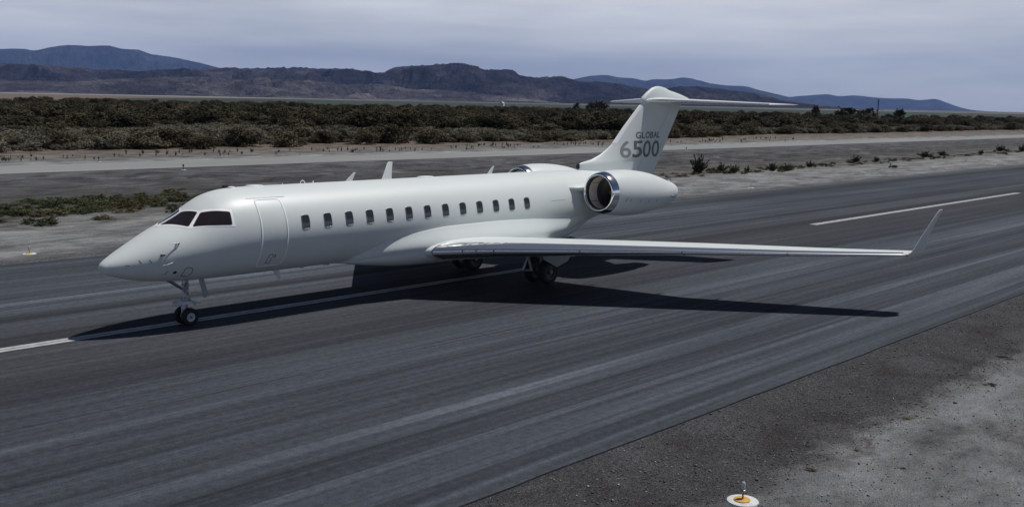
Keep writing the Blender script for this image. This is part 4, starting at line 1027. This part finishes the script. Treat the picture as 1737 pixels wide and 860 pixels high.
def upright(n, w, h, rng, size=.22, asp=.16, spread=.95):
    """a shrub of leafy rods fanning up from the base"""
    m = 46; a = rng.uniform(0, 2*PI, m); t = rng.uniform(.02, 1.0, m)**.8*spread; L = h*rng.uniform(.45, 1.05, m)*(1-.35*t/spread)
    dr = np.stack([np.cos(a)*np.sin(t), np.sin(a)*np.sin(t), np.cos(t)], -1)
    k = rng.integers(0, m, n); q = rng.uniform(.02, 1, n)**.75
    p = dr[k]*(L[k]*q)[:, None]*np.array([w/h, w/h, 1])+rng.normal(size=(n, 3))*.040*h*(1.2-q)[:, None]
    p[:, 2] = np.abs(p[:, 2]); d = dr[k]+rng.normal(size=(n, 3))*.45; d[:, 2] += .2
    return leaves(n, p, size, d, asp, rng)
def quads(n): return np.arange(n*4, dtype=np.int32).reshape(n, 4)
def leaf_mesh(name, V, m): return mesh_np(name, V, quads(len(V)//4), m, smooth=False)
def vis(x, y, mar=.05):
    a = np.arctan2(np.asarray(x)-CAM[0], np.asarray(y)-CAM[1]); return (a > A0-mar) & (a < A1+mar)
BR = {k: [leaf_mesh('shrub_'+k, mound(n, sz, np.random.default_rng(100+i*7+j), cl, asp, wi), M['brush_'+k]) for i in range(6)] for j, (k, n, sz, cl, asp, wi) in enumerate((('brown', 3600, .050, 26, .5, .55), ('dark', 3200, .055, 20, .6, .5), ('pale', 1700, .075, 18, .4, .8)))}
def bound(x): return np.interp(x, [-300, 28, 41, 80, 132, 170, 220, 260, 415, 1300], [88, 90, 93, 95, 92, 94, 103, 101, 106, 130])
def where(x, y):
    d = np.array([x, y, 1.0])-CAM; px = 868.5+FPX*(d@AX_R)/(d@AX_W)
    return 'above the jet nose at left' if px < 430 else ('above the fuselage, left of the fin' if px < 1090 else 'right of the tail fin')
cand = {'brown': [], 'dark': [], 'pale': []}
rg = np.random.default_rng(5)
# front rank of rounded brown bushes
x = -10.0
while x < 700:
    y = bound(x)+rg.uniform(-1.0, 7.0); w = rg.uniform(4.0, 7.0); h = w*rg.uniform(.42, .56)
    if rg.random() < .80 and vis(x, y): cand['brown'].append((x, y, w, h))
    if rg.random() < .5:
        y2 = y+rg.uniform(6, 16); w2 = rg.uniform(4, 7)
        if vis(x, y2): cand['brown'].append((x+rg.uniform(-3, 3), y2, w2, w2*rg.uniform(.42, .55)))
    x += rg.uniform(2.2, 5.6)*(1+max(0, x-100)/160)
# pale saltbush behind it
N = 9000
xx = rg.uniform(-10, 420, N)
dep = rg.uniform(0, 1, N)*np.interp(xx, [0, 110, 160, 420], [62, 58, 22, 26]); yy = bound(xx)+3+dep
keep = vis(xx, yy) & (fbm(xx*.09, yy*.09, 71, 3) > .34)
for a, b in zip(xx[keep], yy[keep]):
    w = rg.uniform(1.5, 3.6); cand['pale'].append((a, b, w, w*rg.uniform(.42, .62)))
# dark taller brush to the edge of the fields
N = 30000
rr = np.sqrt(rg.uniform(110**2, 760**2, N)); aa = rg.uniform(A0-.05, A1+.06, N)
xx = CAM[0]+np.sin(aa)*rr; yy = CAM[1]+np.cos(aa)*rr
st_ = bound(xx)+np.interp(xx, [0, 110, 165, 420], [46, 42, 9, 12])
keep = (yy > st_) & (rg.random(N) < np.interp(rr, [110, 260, 420, 760], [.95, .75, .30, .14])) & (fbm(xx*.035, yy*.035, 77, 3) > .40)
for a, b, r_ in zip(xx[keep], yy[keep], rr[keep]):
    w = rg.uniform(3.5, 8.0); h = w*rg.uniform(.42, .70)*float(np.interp(fbm(np.array([a*.02]), np.array([b*.02]), 91, 3)[0], [.35, .65], [.50, 1.30])); h = min(h*.85, 5.3)
    cand['dark'].append((a, b, w, h))
LBL = {'brown': ('brown_bush', 'rounded brown-olive bush in the front brush rank', 'bush', 'brown bushes along the brush edge'),
       'pale': ('saltbush', 'low pale saltbush beyond the taxiway', 'bush', 'pale saltbush beyond the taxiway'),
       'dark': ('dark_shrub', 'tall dark shrub in the far brush', 'shrub', 'dark shrubs of the far brush')}
stuffV = {'dark': [], 'pale': []}
proto = {'dark': [], 'pale': [], 'brown': []}
for k, L in cand.items():
    L = sorted(L, key=lambda q: -q[3]/math.hypot(q[0]-CAM[0], q[1]-CAM[1]))
    nm, lb, ct, gp = LBL[k]
    for i, (a, b, w, h) in enumerate(L):
        if i < 300:
            o = link(nm, BR[k][i % 6]); o.location = (a, b, -.12); o.scale = (w, w*rg.uniform(.8, 1.2), h); o.rotation_euler.z = rg.uniform(0, 6.28)
            tag(o, lb+' '+where(a, b), ct, gp)
            if i < 6: proto[k].append(o)
        elif k in stuffV: stuffV[k].append((a, b, w, h))
def scatter(name, pts, protos, rng):
    """one object whose geometry nodes set the shrubs of `protos` on its points"""
    n = len(pts); P = np.array(pts); me = bpy.data.meshes.new(name)
    me.vertices.add(n); me.vertices.foreach_set('co', np.stack([P[:, 0], P[:, 1], np.full(n, -.12)], -1).astype(np.float32).ravel())
    a = me.attributes.new('shrub_scale', 'FLOAT_VECTOR', 'POINT'); a.data.foreach_set('vector', np.stack([P[:, 2], P[:, 2], P[:, 3]], -1).astype(np.float32).ravel())
    a = me.attributes.new('shrub_turn', 'FLOAT_VECTOR', 'POINT'); a.data.foreach_set('vector', np.stack([np.zeros(n), np.zeros(n), rng.uniform(0, 6.28, n)], -1).astype(np.float32).ravel())
    a = me.attributes.new('shrub_kind', 'INT', 'POINT'); a.data.foreach_set('value', rng.integers(0, len(protos), n).astype(np.int32))
    ng = bpy.data.node_groups.new(name+'_nodes', 'GeometryNodeTree')
    ng.interface.new_socket('Geometry', in_out='INPUT', socket_type='NodeSocketGeometry'); ng.interface.new_socket('Geometry', in_out='OUTPUT', socket_type='NodeSocketGeometry')
    gi = ng.nodes.new('NodeGroupInput'); go = ng.nodes.new('NodeGroupOutput'); ip = ng.nodes.new('GeometryNodeInstanceOnPoints'); jn = ng.nodes.new('GeometryNodeJoinGeometry')
    for pr in protos[::-1]:
        oi = ng.nodes.new('GeometryNodeObjectInfo'); oi.transform_space = 'ORIGINAL'; oi.inputs['Object'].default_value = pr; oi.inputs['As Instance'].default_value = True
        ng.links.new(oi.outputs['Geometry'], jn.inputs[0])
    def attr(nm_, ty):
        q = ng.nodes.new('GeometryNodeInputNamedAttribute'); q.data_type = ty; q.inputs['Name'].default_value = nm_; return q.outputs['Attribute']
    ng.links.new(gi.outputs[0], ip.inputs['Points']); ng.links.new(jn.outputs[0], ip.inputs['Instance']); ip.inputs['Pick Instance'].default_value = True
    ng.links.new(attr('shrub_kind', 'INT'), ip.inputs['Instance Index']); ng.links.new(attr('shrub_scale', 'FLOAT_VECTOR'), ip.inputs['Scale'])
    er = ng.nodes.new('FunctionNodeEulerToRotation'); ng.links.new(attr('shrub_turn', 'FLOAT_VECTOR'), er.inputs[0]); ng.links.new(er.outputs[0], ip.inputs['Rotation'])
    ng.links.new(ip.outputs[0], go.inputs[0])
    o = link(name, me); md = o.modifiers.new('scatter', 'NODES'); md.node_group = ng
    return o
for k, nm, lb in (('dark', 'far_brush', 'dense dark brush stretching back to the fields'), ('pale', 'saltbush_cover', 'pale saltbush ground cover among the bushes')):
    if stuffV[k]: tag(scatter(nm, stuffV[k], proto[k]+(proto['brown'][:2] if k == 'dark' else []), rg), lb, 'brush', kind='stuff')
# upright green shrubs along the drainage line, right of the tail
UP = [leaf_mesh('green_shrub_leaves', upright(2600, 1.0, 1.0, np.random.default_rng(50+i), .085, .24), M['weed']) for i in range(5)]
WD = [leaf_mesh('weed_leaves', upright(150, 1.0, 1.0, np.random.default_rng(150+i), .20, .14, .6), M['weed' if i % 2 else 'dry']) for i in range(6)]
TU = [leaf_mesh('tuft_leaves', bush(420, 1.0, 1.0, .16, np.random.default_rng(70+i), 12, .9, .24), M['weed']) for i in range(5)]
TD = [leaf_mesh('dry_tuft_leaves', bush(380, 1.0, 1.0, .17, np.random.default_rng(90+i), 12, .5, .24), M['dry']) for i in range(4)]
def gz(x, y): return float(ground_z(np.array([x]), np.array([y]))[0])
def put(nm, me, x, y, w, h, lb, ct, gp=None):
    o = link(nm, me); o.location = (x, y, (gz(x, y) if y > -15 else -.035)-.02); o.scale = (w, w*rg.uniform(.85, 1.15), h); o.rotation_euler.z = rg.uniform(0, 6.28)
    return tag(o, lb, ct, gp)
for i, (x, y, w, h, lb) in enumerate((
    (80.3, 33.8, 2.9, 2.7, 'tallest upright green shrub just right of the tail engine'),
    (85.4, 34.2, 2.3, 1.5, 'dark spreading green shrub second from the tail engine'),
    (81.6, 30.3, 1.8, 1.5, 'bright green shrub third from the tail engine'),
    (82.9, 29.4, 1.2, 1.2, 'small dark green shrub fourth from the tail engine'),
    (89.2, 30.0, 1.7, 1.7, 'thin upright green shrub midway along the drainage line'),
    (90.9, 29.2, 2.0, 1.4, 'rounded green shrub beside the thin upright one'),
    (100.2, 31.2, 1.6, 1.3, 'lone green shrub below the taxiway past the middle of the verge'),
    (119.6, 34.7, 2.0, 1.6, 'green shrub left of the pair standing below the utility pole'),
    (122.6, 33.2, 1.5, 1.2, 'smaller green shrub of the pair standing below the utility pole'),
    (145.4, 35.7, 3.2, 1.6, 'wide green shrub between the pole and the right edge'),
    (153.0, 36.0, 2.2, 1.4, 'ragged green shrub right of the wide one'),
    (165.5, 34.4, 1.6, 1.1, 'low green shrub near the right edge of the verge'),
    (180.7, 36.5, 2.4, 1.9, 'tall green shrub second from the right edge of the picture'),
    (183.5, 33.6, 2.2, 1.9, 'green shrub at the right edge of the picture'))):
    put('green_shrub', UP[i % 5], x, y, w*.85, h*(.9 if i == 0 else .75), lb, 'shrub', 'green shrubs on the far verge')
for i, (x, y) in enumerate(((80.3, 33.8), (85.4, 34.2), (81.6, 30.3), (82.9, 29.4), (89.2, 30.0), (90.9, 29.2), (100.2, 31.2), (119.6, 34.7), (145.4, 35.7), (153.0, 36.0), (180.7, 36.5))):
    for j in range(2):
        put('dry_tuft', TD[(i+j) % 4], x+rg.normal()*1.0-.3, y+rg.normal()*.8-.5, rg.uniform(.7, 1.6), rg.uniform(.2, .5), 'low dry tuft along the drainage line right of the tail', 'tuft', 'dry tufts on the far verge')
put('small_bush', TU[0], 106.7, 23.9, .9, .6, 'single small dark bush alone on pale gravel at right', 'bush')
for i in range(120):
    x = rg.uniform(66, 210); y = 33.0+.02*(x-80)+rg.normal()*1.4-1.5
    put('dry_tuft', TD[i % 4], x, y, rg.uniform(.5, 1.5), rg.uniform(.14, .34), 'low dry tuft along the drainage line right of the tail', 'tuft', 'dry tufts on the far verge')
# scrub in the hollow at left
n = 0
while n < 200:
    x = rg.uniform(4, 62); y = rg.uniform(26.5, 45)
    dens = math.exp(-((y-37-.05*(x-14))/5.0)**2)*float(np.interp(x, [4, 18, 26, 40, 62], [1, 1, .6, .35, .25])) * (1.0 if x < 26 or y < 39 else .3)
    if rg.random() > dens: continue
    dry = rg.random() < .3
    put('hollow_tuft', (TD[n % 4] if dry else TU[n % 5]), x, y, rg.uniform(.7, 2.2), rg.uniform(.14, .40), 'low olive scrub tuft in the hollow left of the jet' if not dry else 'dry brown scrub tuft in the hollow left of the jet', 'tuft', 'scrub tufts in the hollow' if not dry else 'dry scrub tufts in the hollow'); n += 1
put('low_mat_plant', TU[1], 9.05, 28.4, 1.5, .40, 'flat green mat plant on pale ground above the left runway light', 'plant')
put('low_mat_plant', TU[2], 9.3, 27.5, 1.6, .30, 'second flat green mat plant just below the other one', 'plant')
put('small_bush', TU[3], 17.2, 29.0, .75, .5, 'small round brown bush beside the cockpit windshield', 'bush')
# weeds on the verge beyond the taxiway
for i in range(420):
    x = rg.uniform(20, 190); y = rg.uniform(76.5, 86)+.009*x
    if not vis(x, y, .01) or fbm(np.array([x*.12]), np.array([y*.3]), 61, 3)[0] < .47: continue
    put('verge_weed', WD[i % 6], x, y, rg.uniform(.2, .7), rg.uniform(.2, .7)*float(rg.random()<.85)+.12, 'thin upright weed beyond the taxiway '+where(x, y), 'weed', 'weeds beyond the taxiway')
# dry scraps on the near verge
for x, y, w, h, lb in ((5.3, -18.8, .34, .10, 'brown dry tuft at the gravel edge above the near runway light'), (7.0, -18.95, .30, .07, 'flat brown tuft in the sand, second from the near runway light'), (9.9, -18.75, .42, .07, 'wide dry tuft midway along the near gravel edge'),
                       (6.7, -19.95, .26, .06, 'small dry scrap lying in the near sand'), (14.2, -19.0, .5, .10, 'dark dry tuft by the washed-out gully at right'), (9.4, -19.4, .22, .05, 'tiny dry scrap in sand right of the near light'), (17.5, -18.3, .6, .10, 'dark dry tuft at the right end of the gravel')):
    put('dry_scrap', TD[0], x, y, w*.8, h*.6, lb, 'tuft', 'dry scraps on the near verge')
# loose stones
rk = np.random.default_rng(9); n = 16000
xx = rk.uniform(-3, 34, n); yy = np.where(rk.random(n) < .7, rk.uniform(-18.9, -15.6, n), rk.uniform(-24, -18.6, n))+.0087*xx
sz = rk.gamma(2.2, .0042, n)+.005
octv = np.array([(1, 0, 0), (-1, 0, 0), (0, 1, 0), (0, -1, 0), (0, 0, 1), (0, 0, -.6)]); octf = np.array([(0, 2, 4), (2, 1, 4), (1, 3, 4), (3, 0, 4), (2, 0, 5), (1, 2, 5), (3, 1, 5), (0, 3, 5)])
zz = np.full(n, -.035)
V = (octv[None]*rk.uniform(.6, 1.3, (n, 6, 1))*sz[:, None, None]*np.array([1, 1, .7])); t = rk.uniform(0, 6.28, n); c, s = np.cos(t)[:, None], np.sin(t)[:, None]
V = np.stack([V[..., 0]*c-V[..., 1]*s+xx[:, None], V[..., 0]*s+V[..., 1]*c+yy[:, None], V[..., 2]+zz[:, None]+sz[:, None]*.3], -1)
F = (octf[None]+(np.arange(n)*6)[:, None, None]).reshape(-1, 3)
def stone_mat():
    m, nn, b = mat('loose_stone'); g = NG(nn); ge = g.new('ShaderNodeNewGeometry')
    nn.links.new(g.ramp(ge.outputs['Random Per Island'], [(0.0, (0.05, 0.048, 0.047)), (0.5, (0.12, 0.12, 0.122)), (0.9, (0.20, 0.20, 0.205)), (1.0, (0.5, 0.5, 0.5))]), b.inputs['Base Color']); b.inputs['Roughness'].default_value = .9
    return m
tag(link('gravel', mesh_np('gravel', V.reshape(-1, 3), F, stone_mat())), 'loose grey stones scattered on the near shoulder', 'gravel', kind='stuff')

# ------------------------------------------------------------------ far objects
d = pix_ray(1489, 190); d = d/math.hypot(d[0], d[1]); px_, py_ = CAM[0]+d[0]*420, CAM[1]+d[1]*420
t = tag(empty('utility_pole', (px_, py_, -.1)), 'thin dark utility pole with crossbars standing above the brush at right', 'pole')
MB().tube((0, 0, 0), (0, 0, 10.6), .20, .15, 10).build('pole_shaft', [M['wood']], t)
for z in (9.1, 9.7, 10.3): MB().box((0, 0, z), (.75, .10, .10)).build('crossbar', [M['wood']], t)
TR = [leaf_mesh('tree_crown', bush(700, 1.0, 1.0, .11, np.random.default_rng(400+i), 18, .3, .5), M['brush_dark']) for i in range(3)]
for i, (pxl, R_, w, h, lb) in enumerate(((1385, 520, 5, 8.2, 'lone dark tree standing above the brush under the tailplane tip'), (1433, 560, 13, 7.6, 'wide dark tree clump left of the utility pole'), (1469, 540, 12, 7.4, 'dark tree nearest the utility pole'), (1528, 600, 8, 7.2, 'dark tree just right of the utility pole'),
                                         (1000, 620, 6, 7.6, 'dark tree on the skyline of the brush left of the fin'), (977, 640, 5, 7.2, 'smaller dark tree left of the fin on the brush skyline'), (1020, 560, 12, 8.4, 'broad dark tree clump just left of the tailplane'))):
    d = pix_ray(pxl, 190); d = d/math.hypot(d[0], d[1]); t = tag(empty('far_tree', (CAM[0]+d[0]*R_, CAM[1]+d[1]*R_, -.1)), lb, 'tree', 'far trees above the brush')
    o = link('crown', TR[i % 3], t); o.scale = (w, w, h*.85); o.location.z = h*.15
    MB().tube((0, 0, 0), (0, 0, h*.5), .28, .16, 8).build('trunk', [M['stem']], t)
d = pix_ray(852, 172); d = d/math.hypot(d[0], d[1]); R_ = 1500
t = tag(empty('white_shed', (CAM[0]+d[0]*R_, CAM[1]+d[1]*R_, 0)), 'tiny white gabled shed far off in the green fields', 'building'); t.rotation_euler.z = .5
MB().box((0, 0, 2), (4, 2.6, 2)).build('wall', [M['base_white']], t)
MB().add([(-4.2, -2.9, 3.95), (4.2, -2.9, 3.95), (4.2, 2.9, 3.95), (-4.2, 2.9, 3.95), (-4.2, 0, 6.2), (4.2, 0, 6.2)], [[0, 1, 5, 4], [2, 3, 4, 5], [0, 4, 3], [1, 2, 5], [0, 3, 2, 1]]).build('roof', [M['base_white']], t)

# ------------------------------------------------------------------ haze
hz = MB().box((0, 0, 1100), (44000, 44000, 1115)).build('haze', [])
tag(hz, 'thin blue haze over the desert', 'haze', kind='stuff')
hm = bpy.data.materials.new('haze_air'); hm.use_nodes = True; hn = hm.node_tree; hn.nodes.clear()
ho = hn.nodes.new('ShaderNodeOutputMaterial'); hv = hn.nodes.new('ShaderNodeVolumePrincipled')
hv.inputs['Color'].default_value = (0.28, 0.47, 1.0, 1); hv.inputs['Density'].default_value = 2.5e-5; hv.inputs['Anisotropy'].default_value = 0.0
hn.links.new(hv.outputs[0], ho.inputs['Volume']); hz.data.materials.append(hm)
